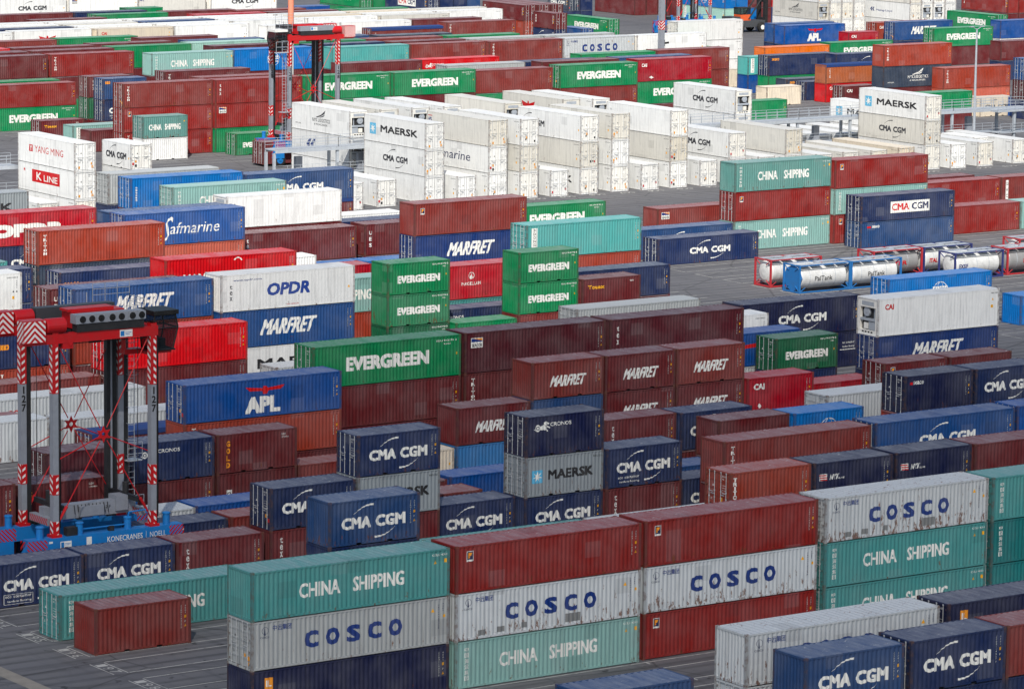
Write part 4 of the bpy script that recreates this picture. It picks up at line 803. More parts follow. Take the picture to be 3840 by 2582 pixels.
(231.37,348.66,0,'B','4','h','white','reefl','d',1,'small-lettered white long container, under white one','refrigerated containers in the racks'),
(231.37,348.66,2.896,'B','4','h','white','cmad','d',1,'dark-swoosh white long container, under white, over white','refrigerated containers in the racks'),
(231.37,348.66,5.792,'B','4','h','white','maerskw','d',1,'star-logo white long container, on top of white one, upper centre','refrigerated containers in the racks'),
(225.37,348.8,0,'B','4','h','white','plain','d',1,'white long container, on the ground, upper left, second from left','refrigerated containers in the racks'),
(312.6,352.5,0,'B','2','h','white','plain','d',1,'white unlettered short container, on the ground','refrigerated containers in the racks'),
(264.07,363.34,5.792,'B','4','h','white','plain','r',1,'white long container, topping its stack, upper centre, second from left','refrigerated containers in the racks'),
(231.16,363.44,0,'B','4','h','white','oocls','r',1,'red-lettered white long container, under white one','refrigerated containers in the racks'),
(231.16,363.44,2.896,'B','4','h','white','hapagb','r',1,'blue-chevron white long container, under white, over white','refrigerated containers in the racks'),
(231.16,363.44,5.792,'B','4','h','white','nyklog','r',1,'wing-logo white long container, on top of white one','refrigerated containers in the racks'),
(251.94,363.56,5.792,'B','4','h','white2','oocls','r',1,'red-lettered off-white long container, on top of white one','refrigerated containers in the racks'),
(243.7,363.6,5.792,'B','4','h','white','plain','r',1,'white long container, topping its stack, upper centre, leftmost','refrigerated containers in the racks'),
(293.5,363.6,0,'B','4','h','white','plain','r',1,'white long container, on the ground, upper right, fourth from left','refrigerated containers in the racks'),
(297.5,363.6,0,'B','4','h','white','plain','r',1,'white long container, on the ground, upper right, sixth from left','refrigerated containers in the racks'),
(301.5,363.6,0,'B','4','h','white','plain','r',1,'white unlettered long container, on the ground, behind cream one, white neighbour on right, upper right','refrigerated containers in the racks'),
(305.6,363.6,0,'B','4','h','white','plain','r',1,'white long container, on the ground, upper right, seventh from left','refrigerated containers in the racks'),
(309.5,363.6,0,'B','4','h','white','plain','r',1,'white unlettered long container, under white one, white neighbour on left, upper right','refrigerated containers in the racks'),
(309.5,363.6,2.896,'B','4','h','white','maerskw','r',1,'star-logo white long container, on top of white one, upper right','refrigerated containers in the racks'),
(235.26,363.62,5.792,'B','4','h','white2','plain','r',1,'off-white unlettered long container, on top of white one, white neighbour on right, upper left','refrigerated containers in the racks'),
(239.7,364.01,5.792,'B','4','h','white','plain','r',1,'white unlettered long container, on top of white one, white neighbour on right, upper centre','refrigerated containers in the racks'),
(285.55,364.2,2.896,'B','4','h','white','plain','r',1,'white unlettered long container, under white, over white, upper right','refrigerated containers in the racks'),
(285.55,364.2,5.792,'B','4','h','white','cmad','r',1,'dark-swoosh white long container, on top of white one, behind white one, upper right','refrigerated containers in the racks'),
(260.61,364.35,5.792,'B','4','h','white2','eagle','r',1,'red-eagle off-white long container, on top of white one','refrigerated containers in the racks'),
(325.13,380.82,0,'A','4','s','maroon','plain','b',0,'maroon unlettered long container, under green one, upper far right','stacked shipping containers'),
(325.13,380.82,2.591,'A','4','s','green','codes','b',0,'green unlettered long container, on top of maroon one, upper far right','stacked shipping containers'),
(353.52,388.77,2.591,'A','4','s','dmar','plain','d',0,'dark maroon unlettered long container, under blue, over navy','stacked shipping containers'),
(353.52,388.77,5.182,'A','4','h','mblue','plain','d',0,'medium blue unlettered long container, on top of maroon one','stacked shipping containers'),
(350.29,393.84,0,'A','2','s','cream','cmad','b',1,'dark-swoosh cream container, on the ground, upper far right, second from left','white insulated containers'),
(345.82,396.38,0,'A','2','s','cream','cmad','b',1,'dark-swoosh cream container, on the ground, upper far right, leftmost','white insulated containers'),
(238.03,399.37,0,'A','2','s','green','ever2','d',0,'bold-white-lettered green short container, on the ground','stacked shipping containers'),
(225.42,399.41,0,'A','2','s','white','plain','b',0,'white unlettered short container, under green one','stacked shipping containers'),
(225.42,399.41,2.591,'A','2','s','dteal2','cs2','d',0,'white-lettered dull sea-green short container, on top of white one','stacked shipping containers'),
(286.79,401.7,2.896,'A','4','h','brown','codes','b',0,'brown-red unlettered long container, under green, over maroon','stacked shipping containers'),
(286.79,401.7,5.792,'A','4','h','green','ever','d',0,'bold-white-lettered green long container, on top of brown one','stacked shipping containers'),
(262.17,402.25,2.896,'A','4','h','maroon','plain','b',0,'maroon unlettered long container, under green, over green','stacked shipping containers'),
(262.17,402.25,5.792,'A','4','h','green','ever','b',0,'bold-white-lettered green long container, on top of maroon one, brown neighbour on right','stacked shipping containers'),
(249.86,402.72,5.792,'A','4','h','green','ever','b',0,'bold-white-lettered green container, topping its stack, upper left','stacked shipping containers'),
(274.48,403.05,5.487,'A','4','h','brown','codes','b',0,'brown-red unlettered long container, on top of green one','stacked shipping containers'),
(237.55,403.37,0,'A','4','h','green','plain','b',0,'green unlettered long container, under red one','stacked shipping containers'),
(237.55,403.37,2.896,'A','4','h','flor','beacon','b',0,'lighthouse-sign brick-red long container, under red, over green','stacked shipping containers'),
(237.55,403.37,5.792,'A','4','h','flor','tex','b',0,'vertical-lettered brick-red long container, on top of red one','stacked shipping containers'),
(225.24,403.79,0,'A','4','h','flor','triton','d',0,'vertical-lettered brick-red long container, under red one','stacked shipping containers'),
(225.24,403.79,2.896,'A','4','h','flor','flor','d',0,'small-square-logo brick-red long container, under brown, over red','stacked shipping containers'),
(225.24,403.79,5.792,'A','4','h','brown','triton','d',0,'vertical-lettered brown-red long container, on top of red one','stacked shipping containers'),
(313.31,404.12,0,'A','4','s','green','codes','b',0,'green unlettered long container, on the ground','stacked shipping containers'),
(301,404.54,2.896,'A','4','h','green','ever','b',0,'bold-white-lettered green long container, under crimson, over maroon','stacked shipping containers'),
(301,404.54,5.792,'A','4','h','cred','cai','b',0,'three-letter crimson long container, on top of green one','stacked shipping containers'),
(353.91,405.58,0,'A','4','s','salmon','codes','b',0,'salmon unlettered long container, under orange one','stacked shipping containers'),
(353.91,405.58,2.591,'A','4','h','rust','triton','b',0,'vertical-lettered rust-orange long container, on top of salmon one','stacked shipping containers'),
(287.8,407.07,5.792,'A','4','h','maroon','plain','b',0,'maroon unlettered long container, on top of navy one, blue neighbour on right','stacked shipping containers'),
(237.45,407.11,5.792,'A','4','h','brown','plain','b',0,'brown-red unlettered long container, on top of maroon one, behind green one, top left','stacked shipping containers'),
(345.32,408.12,0,'A','4','h','maroon','plain','b',0,'maroon unlettered long container, under slate one','stacked shipping containers'),
(345.32,408.12,2.896,'A','4','h','slate','nyklog','b',0,'wing-logo slate long container, under orange, over maroon','stacked shipping containers'),
(345.32,408.12,5.792,'A','4','h','rust','triton','b',0,'vertical-lettered rust-orange long container, on top of slate one, top far right','stacked shipping containers'),
(300.4,408.14,5.792,'A','4','h','cblue','plain','b',0,'faded blue unlettered long container, on top of navy one, maroon neighbour on left','stacked shipping containers'),
(224.6,410.67,0,'A','2','s','maroon','plain','b',0,'maroon unlettered short container, on the ground','stacked shipping containers'),
(275.77,411,5.487,'A','4','h','cgrey','plain','d',0,'light grey unlettered long container, on top of maroon one, navy neighbour on right','stacked shipping containers'),
(299.19,414.44,5.792,'A','4','h','green','codes','b',0,'green unlettered long container, on top of maroon one, brown neighbour on right, top centre','stacked shipping containers'),
(312.27,415.39,2.896,'A','4','h','brown','codes','b',0,'brown-red unlettered long container, under brown, over maroon','stacked shipping containers'),
(312.27,415.39,5.792,'A','4','h','brown','tex','b',0,'vertical-lettered brown-red long container, on top of brown one','stacked shipping containers'),
(344.52,415.48,0,'A','2','s','maroon','cai','d',0,'three-letter maroon short container, on the ground','stacked shipping containers'),
(237.81,415.98,5.792,'A','4','h','maroon','triton','d',0,'vertical-lettered maroon long container, on top of maroon one, behind brown one, top left','stacked shipping containers'),
(263.5,416.37,5.792,'A','4','h','maroon','codes','b',0,'maroon unlettered long container, on top of maroon one, red neighbour on right, top left','stacked shipping containers'),
(225.5,416.64,0,'A','4','s','pteal','dongf','b',0,'white-strip pale sea-green long container, on the ground','stacked shipping containers'),
(275.81,416.82,5.792,'A','4','h','red','cronos2','b',0,'winged-horse bright red long container, on top of maroon one','stacked shipping containers'),
(334.16,419.37,0,'A','2','s','cream','plain','b',0,'cream unlettered short container, on the ground, upper right','stacked shipping containers'),
(344.68,419.58,0,'A','4','s','red','cai','b',0,'three-letter bright red long container, under ochre one','stacked shipping containers'),
(344.68,419.58,2.591,'A','4','s','ochre','tarpt','b',0,'tarpaulin-covered ochre long container, on top of red one','stacked shipping containers'),
(231.34,419.62,2.591,'A','2','s','navy','cmaecoS','d',0,'white-captioned navy short container, under blue, over maroon','stacked shipping containers'),
(231.34,419.62,5.182,'A','2','s','cblue','seacob','d',0,'orange-lettered faded blue short container, on top of navy one','stacked shipping containers'),
(231.12,423.09,2.591,'A','2','s','dgreen','ever2','d',0,'bold-white-lettered dark green short container, under maroon, over maroon','stacked shipping containers'),
(231.12,423.09,5.182,'A','2','s','maroon','texd','d',0,'vertical-lettered maroon short container, on top of green one','stacked shipping containers'),
(344.09,423.2,0,'A','2','s','navy','plain','d',0,'navy unlettered short container, on the ground','stacked shipping containers'),
(224.72,423.47,0,'A','2','s','maroon','touax','d',0,'yellow-lettered maroon short container, on the ground','stacked shipping containers'),
(344.36,427.76,0,'A','4','s','slate','seacob','b',0,'orange-lettered slate long container, on the ground','stacked shipping containers'),
(355.28,430.3,2.591,'A','4','h','navy','cma2','b',0,'white-swoosh navy long container, on top of navy one','stacked shipping containers'),
(345.11,432.84,0,'A','4','s','green','plain','b',0,'green unlettered long container, under navy one','stacked shipping containers'),
(345.11,432.84,2.591,'A','4','h','navy','seacob','d',0,'orange-lettered navy long container, on top of green one','stacked shipping containers'),
(390.61,434.99,2.896,'A','4','h','maroon','plain','b',0,'maroon unlettered long container, on top of navy one','stacked shipping containers'),
(343.43,435.38,0,'A','4','s','ablue','plain','b',0,'royal blue unlettered long container, under turquoise one','stacked shipping containers'),
(343.43,435.38,2.591,'A','4','s','dong','dongf','b',0,'white-strip turquoise long container, on top of blue one','stacked shipping containers'),
(224.8,436.82,0,'A','4','h','green','ever','b',0,'bold-white-lettered green long container, under red one','stacked shipping containers'),
(224.8,436.82,2.896,'A','4','h','flor','triton','b',0,'vertical-lettered brick-red long container, on top of green one','stacked shipping containers'),
(325.09,437.07,5.792,'A','4','h','white','plain','b',1,'white unlettered long container, on top of white one, grey neighbour on left','white insulated containers'),
(312.65,437.22,5.792,'A','4','h','cwhite','cosco','b',0,'blue-lettered pale grey long container, on top of maroon one','stacked shipping containers'),
(300.34,437.23,5.792,'A','4','h','brown','triton','b',0,'vertical-lettered brown-red long container, on top of maroon one, grey neighbour on right','stacked shipping containers'),
(288.03,437.9,5.792,'A','4','h','brown','codes','b',0,'brown-red unlettered long container, on top of maroon one, brown neighbour on right','stacked shipping containers'),
(275.72,437.98,5.792,'A','4','h','dong','codes','b',0,'turquoise unlettered long container, on top of maroon one','stacked shipping containers'),
(249.52,439.79,5.792,'A','4','h','pteal','cs','b',0,'white-lettered pale sea-green long container, on top of maroon one','stacked shipping containers'),
(262.13,440.43,2.896,'A','4','h','maroon','plain','b',0,'maroon unlettered long container, under blue, over maroon','stacked shipping containers'),
(262.13,440.43,5.792,'A','4','h','bblue','globe','b',0,'globe-logo bright blue long container, on top of maroon one','stacked shipping containers'),
(224.8,441.1,2.896,'A','4','h','green','plain','b',0,'green unlettered long container, on top of maroon one, top far left','stacked shipping containers'),
(287.8,442.38,5.792,'A','4','h','maroon','plain','b',0,'maroon unlettered long container, on top of maroon one, grey neighbour on right','stacked shipping containers'),
(300.4,442.38,5.792,'A','4','h','cgrey','plain','b',0,'light grey unlettered long container, on top of maroon one, grey neighbour on right','stacked shipping containers'),
(313,442.38,5.792,'A','4','h','cgrey','plain','b',0,'light grey unlettered long container, on top of maroon one, grey neighbour on left','stacked shipping containers'),
(275.2,443.03,5.792,'A','4','h','navy','seaco','b',0,'orange-lettered navy long container, on top of maroon one, maroon neighbour on right','stacked shipping containers'),
(224.61,444.05,5.792,'A','4','h','maroon','codes','b',0,'maroon unlettered long container, on top of maroon one, red neighbour on right, top far left','stacked shipping containers'),
(237.18,444.06,5.792,'A','4','h','flor','triton','b',0,'vertical-lettered brick-red long container, on top of maroon one, maroon neighbour on left','stacked shipping containers'),
(262.6,446.66,5.792,'A','4','h','dmar','plain','b',0,'dark maroon unlettered long container, on top of maroon one','stacked shipping containers'),
(355.89,447.42,2.591,'A','4','s','orange','codes','b',0,'orange unlettered long container, on top of navy one','stacked shipping containers'),
(300.4,447.52,5.792,'A','4','h','green','plain','b',0,'green unlettered long container, on top of maroon one, brown neighbour on left','stacked shipping containers'),
(287.8,447.95,5.792,'A','4','h','brown','plain','b',0,'brown-red unlettered long container, on top of maroon one, green neighbour on right, top centre','stacked shipping containers'),
(237.4,449.66,5.792,'A','4','h','maroon','plain','b',0,'maroon unlettered long container, on top of maroon one, maroon neighbour on left','stacked shipping containers'),
(370.26,449.96,2.591,'A','4','s','green','ever','b',0,'bold-white-lettered green long container, on top of navy one','stacked shipping containers'),
(250,451.37,5.792,'A','4','h','green','plain','b',0,'green unlettered long container, on top of maroon one, mint neighbour on right','stacked shipping containers'),
(292.21,452.23,5.792,'A','4','h','slate','plain','b',0,'slate unlettered long container, on top of maroon one','stacked shipping containers'),
(262.6,452.66,5.792,'A','4','h','ptealw','plain','b',0,'pale mint unlettered long container, on top of maroon one','stacked shipping containers'),
(237.4,454.8,5.792,'A','4','h','maroon','plain','b',0,'maroon unlettered long container, on top of maroon one, red neighbour on left','stacked shipping containers'),
(345.98,455.44,0,'A','4','h','white','plain','d',1,'white unlettered long container, under white one, top right','white insulated containers'),
(345.98,455.44,2.896,'A','4','h','white','plain','d',1,'white unlettered long container, under white, over white, top right','white insulated containers'),
(345.98,455.44,5.792,'A','4','h','white','plain','d',1,'white unlettered long container, on top of white one, top right','white insulated containers'),
(264.03,455.87,5.792,'A','4','h','cblue','plain','b',0,'faded blue unlettered long container, on top of maroon one, maroon neighbour on left','stacked shipping containers'),
(250,456.51,5.792,'A','4','h','maroon','plain','b',0,'maroon unlettered long container, on top of maroon one, blue neighbour on right','stacked shipping containers'),
(397.97,458.7,0,'A','4','h','maroon','plain','b',0,'maroon unlettered long container, under green one, top far right','stacked shipping containers'),
(397.97,458.7,2.896,'A','4','h','green','ever','d',0,'bold-white-lettered green long container, on top of maroon one, top far right','stacked shipping containers'),
(260.51,462.37,5.792,'A','4','h','maroon','triton','b',0,'vertical-lettered maroon long container, on top of maroon one, behind maroon one, top left','stacked shipping containers'),
(297.9,462.91,5.792,'A','4','h','brown','tarpt','d',0,'tarpaulin-covered brown-red long container, on top of maroon one','stacked shipping containers'),
(385.96,464.61,2.591,'A','2','s','cred','cai','b',0,'three-letter crimson short container, on top of maroon one','stacked shipping containers'),
(237.21,465.04,5.792,'A','4','h','brown','codes','b',0,'brown-red long container, topping its stack, top far left','stacked shipping containers'),
(250.15,466.12,5.792,'A','4','h','green','ever','b',0,'bold-white-lettered green long container, on top of maroon one, brown neighbour on left','stacked shipping containers'),
(314.52,468.8,5.792,'A','4','h','brown','triton','b',0,'vertical-lettered brown-red long container, on top of maroon one','stacked shipping containers'),
(421.9,470.13,2.591,'A','4','h','ablue','plain','b',0,'royal blue unlettered long container, on top of white one','stacked shipping containers'),
(400.88,471.5,2.896,'A','4','h','mblue','marf','d',0,'slanted-white-lettered medium blue long container, on top of navy one','stacked shipping containers'),
(287.61,473.98,5.792,'A','4','h','white','cmad','b',1,'dark-swoosh white long container, on top of white one, white neighbour on right, top left','white insulated containers'),
(312.75,474.99,5.792,'A','4','h','maroon','plain','b',0,'maroon unlettered long container, on top of maroon one, white neighbour on left','stacked shipping containers'),
(300.44,475.04,5.792,'A','4','h','white','plain','b',1,'white unlettered long container, on top of white one, maroon neighbour on right','white insulated containers'),
(400.47,475.41,2.591,'A','4','h','rust','cai','d',0,'three-letter rust-orange long container, on top of maroon one','stacked shipping containers'),
(382.75,476.34,2.591,'A','4','h','ablue','aplb','b',0,'red-winged royal blue long container, on top of navy one','stacked shipping containers'),
(426.73,476.5,2.896,'B','4','h','green','ever','d',0,'bold-white-lettered green container, topping its stack, top far right','stacked shipping containers'),
(237.56,478.25,5.792,'A','4','h','white','plain','b',1,'white unlettered long container, on top of white one, top far left','white insulated containers'),
(262.95,478.68,5.792,'A','4','h','cream','cai3','b',1,'red-three-letter cream long container, on top of white one','white insulated containers'),
(275.43,478.94,5.792,'A','4','h','white','plain','d',1,'white unlettered long container, on top of white one, cream neighbour on left','white insulated containers'),
(250.63,479.87,5.792,'A','4','h','white','eagle','b',1,'red-eagle white long container, on top of white one','white insulated containers'),
(383.9,480.38,2.591,'A','4','h','mblue','plain','b',0,'medium blue unlettered long container, on top of navy one','stacked shipping containers'),
(250,483.9,5.792,'A','4','h','navy','plain','b',0,'navy unlettered long container, on top of white one','stacked shipping containers'),
(262.6,483.9,5.792,'A','4','h','white','plain','b',1,'white long container, topping its stack, top far left, fourth from left','white insulated containers'),
(275.2,483.9,5.792,'A','4','h','white','plain','b',1,'white long container, topping its stack, top left, leftmost','white insulated containers'),
(287.8,483.9,5.792,'A','4','h','white','plain','b',1,'white unlettered long container, on top of white one, white neighbour on right, top left','white insulated containers'),
(300.4,483.9,5.792,'A','4','h','white','plain','b',1,'white long container, topping its stack, top left, fifth from left','white insulated containers'),
(313,483.9,5.792,'A','4','h','white2','plain','b',1,'off-white unlettered long container, on top of white one, white neighbour on left, top centre','white insulated containers'),
(250,488.18,5.792,'A','4','h','white','plain','b',1,'white long container, topping its stack, top far left, second from left','white insulated containers'),
(262.6,488.18,5.792,'A','4','h','white2','plain','b',1,'off-white unlettered long container, on top of white one, blue neighbour on right','white insulated containers'),
(275.2,488.18,5.792,'A','4','h','cblue','plain','b',0,'faded blue unlettered long container, on top of white one','stacked shipping containers'),
(287.8,488.18,5.792,'A','4','h','white','plain','b',1,'white long container, topping its stack, top left, third from left','white insulated containers'),
(300.4,488.18,5.792,'A','4','h','cream','plain','b',1,'cream long container, topping its stack, top left, leftmost','white insulated containers'),
(313,488.18,5.792,'A','4','h','white','plain','b',1,'white unlettered long container, on top of white one, white neighbour on right, top centre','white insulated containers'),
(325.6,488.18,5.792,'A','4','h','white','plain','b',1,'white unlettered long container, on top of white one, white neighbour on left, top centre','white insulated containers'),
(250,492.46,5.792,'A','4','h','white','plain','b',1,'white long container, topping its stack, top far left, leftmost','white insulated containers'),
(262.6,492.46,5.792,'A','4','h','white','plain','b',1,'white long container, topping its stack, top far left, third from left','white insulated containers'),
(275.2,492.46,5.792,'A','4','h','white','plain','b',1,'white long container, topping its stack, top far left, fifth from left','white insulated containers'),
(287.8,492.46,5.792,'A','4','h','white','plain','b',1,'white long container, topping its stack, top left, second from left','white insulated containers'),
(300.4,492.46,5.792,'A','4','h','white','plain','b',1,'white long container, topping its stack, top left, fourth from left','white insulated containers'),
(313,492.46,5.792,'A','4','h','cream','plain','b',1,'cream long container, topping its stack, top left, second from left','white insulated containers'),
(325.6,492.46,5.792,'A','4','h','white2','plain','b',1,'off-white unlettered long container, on top of white one, cream neighbour on left','white insulated containers'),
(289.06,496.74,5.792,'A','4','h','redw','plain','b',0,'worn red unlettered long container, on top of maroon one','stacked shipping containers'),
(301.66,496.74,5.792,'A','4','h','maroon','plain','b',0,'maroon unlettered long container, on top of maroon one, green neighbour on right','stacked shipping containers'),
(314.26,496.74,5.792,'A','4','h','green','plain','b',0,'green unlettered long container, on top of maroon one, maroon neighbour on left','stacked shipping containers'),
(262.6,497.17,5.792,'A','4','h','maroon','plain','b',0,'maroon unlettered long container, on top of maroon one','stacked shipping containers'),
(298.96,501.57,5.792,'A','4','h','brown','codes','b',0,'brown-red unlettered long container, on top of maroon one, behind maroon one, top left','stacked shipping containers'),
(275.88,502.73,5.792,'A','4','h','green','plain','d',0,'green unlettered long container, on top of maroon one, maroon neighbour on right','stacked shipping containers'),
(433.8,503.2,2.896,'B','4','h','white','plain','r',1,'white long container, middle tier, top far right, leftmost','white insulated containers'),
(433.8,503.2,5.792,'B','4','h','white','plain','d',1,'white long container, topping its stack, top far right, leftmost','white insulated containers'),
(436.4,503.2,2.896,'B','4','h','white','plain','r',1,'white long container, middle tier, top far right, second from left','white insulated containers'),
(436.4,503.2,5.792,'B','4','h','white','plain','r',1,'white long container, topping its stack, top far right, second from left','white insulated containers'),
(439,503.2,2.896,'B','4','h','white','plain','d',1,'white unlettered long container, under white, over white, white neighbour on left, top far right','white insulated containers'),
(439,503.2,5.792,'B','4','h','white','plain','d',1,'white unlettered long container, on top of white one, white neighbour on left, top far right','white insulated containers'),
(431.23,503.22,0,'B','4','h','white','plain','d',1,'white unlettered long container, under white one, top far right','white insulated containers'),
(431.23,503.22,2.896,'B','4','h','white','hapag','d',1,'blue-arrow white long container, under white, over white','white insulated containers'),
(431.23,503.22,5.792,'B','4','h','white2','plain','d',1,'off-white long container, topping its stack, top far right','white insulated containers'),
(288.19,504.1,5.792,'A','4','h','maroon','codes','d',0,'maroon unlettered long container, on top of maroon one, green neighbour on left','stacked shipping containers'),
(275.19,507.78,5.792,'A','4','h','navy','seaco','b',0,'orange-lettered navy long container, on top of maroon one, maroon neighbour on left','stacked shipping containers'),
(262.85,507.85,5.792,'A','4','h','maroon','codes','b',0,'maroon unlettered long container, on top of maroon one, navy neighbour on right','stacked shipping containers'),
(459.22,509.96,2.896,'B','4','h','flor','tex','b',0,'vertical-lettered brick-red long container, on top of maroon one, red neighbour on right','stacked shipping containers'),
(421,511.8,0,'B','4','h','white','plain','d',1,'white long container, bottom tier, top right, second from left','white insulated containers'),
(421,511.8,2.896,'B','4','h','white','plain','d',1,'white long container, middle tier, top right, leftmost','white insulated containers'),
(421,511.8,5.792,'B','4','h','white','plain','d',1,'white long container, topping its stack, top right, second from left','white insulated containers'),
(423.6,511.8,0,'B','4','h','white','plain','d',1,'white long container, bottom tier, top right, third from left','white insulated containers'),
(423.6,511.8,2.896,'B','4','h','white','plain','d',1,'white long container, middle tier, top right, second from left','white insulated containers'),
(423.6,511.8,5.792,'B','4','h','white','plain','d',1,'white long container, topping its stack, top right, third from left','white insulated containers'),
(426.2,511.8,0,'B','4','h','white','plain','d',1,'white unlettered long container, under white one, white neighbour on left, top right','white insulated containers'),
(426.2,511.8,2.896,'B','4','h','white','plain','d',1,'white unlettered long container, under white, over white, white neighbour on left, top right','white insulated containers'),
(426.2,511.8,5.792,'B','4','h','white','plain','d',1,'white unlettered long container, on top of white one, white neighbour on left, top right','white insulated containers'),
(418.39,511.85,0,'B','4','h','white','plain','d',1,'white long container, bottom tier, top right, leftmost','white insulated containers'),
(418.39,511.85,2.896,'B','4','h','white2','nyklog','r',1,'wing-logo off-white long container, under white, over white','white insulated containers'),
(418.39,511.85,5.792,'B','4','h','white','plain','d',1,'white long container, topping its stack, top right, leftmost','white insulated containers'),
(365.22,513.2,0,'B','2','h','navy','cma','d',0,'white-swoosh navy short container, under maroon one','stacked shipping containers'),
(365.22,513.2,2.896,'B','2','s','maroon','tex','d',0,'vertical-lettered maroon short container, on top of navy one','stacked shipping containers'),
(370.5,513.2,0,'B','2','h','mblue','plain','d',0,'medium blue unlettered short container, on the ground','stacked shipping containers'),
(344.41,518.97,5.792,'B','4','h','navy','cmabox','d',0,'red-and-navy-sticker navy long container, on top of navy one','stacked shipping containers'),
(386.46,527.81,0,'B','4','h','green','ever','d',0,'bold-white-lettered green long container, on the ground, top centre','stacked shipping containers'),
(374.2,530.7,2.896,'B','4','s','maroon','plain','d',0,'maroon unlettered long container, on top of blue one, maroon neighbour on right, top centre','stacked shipping containers'),
(376.9,530.7,2.896,'B','4','s','maroon','plain','d',0,'maroon unlettered long container, on top of navy one, maroon neighbour on left','stacked shipping containers'),
(371.49,530.75,0,'B','4','h','rust','plain','d',0,'rust-orange unlettered long container, under maroon one','stacked shipping containers'),
(371.49,530.75,2.896,'B','4','s','maroon','ges','d',0,'vertical-lettered maroon long container, on top of orange one','stacked shipping containers'),
(341.3,533.8,5.792,'B','4','h','green','ever','d',0,'bold-white-lettered green container, topping its stack, top left','stacked shipping containers'),
(290.05,536.97,5.792,'A','4','h','white','beacon','b',1,'lighthouse-sign white long container, on top of white one','white insulated containers'),
(315.44,537.02,5.792,'A','4','h','white','cmad','b',1,'dark-swoosh white long container, on top of white one, white neighbour on left','white insulated containers'),
(277.53,537.07,5.792,'A','4','h','white','cmad','b',1,'dark-swoosh white container, topping its stack, top far left','white insulated containers'),
(302.37,537.1,5.792,'A','4','h','white2','aplw','b',1,'small-logo white container, topping its stack, top left','white insulated containers'),
(420.32,539.73,0,'B','4','h','ptealw','dongf','b',0,'white-strip pale mint long container, under blue one','stacked shipping containers'),
(420.32,539.73,2.896,'B','4','h','bblue','globe','b',0,'globe-logo bright blue long container, on top of mint one','stacked shipping containers'),
(392.12,547.14,2.896,'B','2','s','slate','cma','d',0,'white-swoosh slate short container, on top of navy one','stacked shipping containers'),
(425.5,562,0,'B','4','h','maroon','plain','b',0,'maroon unlettered long container, under maroon one, top right','stacked shipping containers'),
(422.7,565.6,0,'B','4','h','maroon','plain','b',0,'maroon unlettered long container, under maroon one, maroon neighbour on left, top right','stacked shipping containers'),
(420.07,565.63,0,'B','4','h','maroon','plain','b',0,'maroon unlettered long container, under maroon one, maroon neighbour on right, top centre','stacked shipping containers'),
]
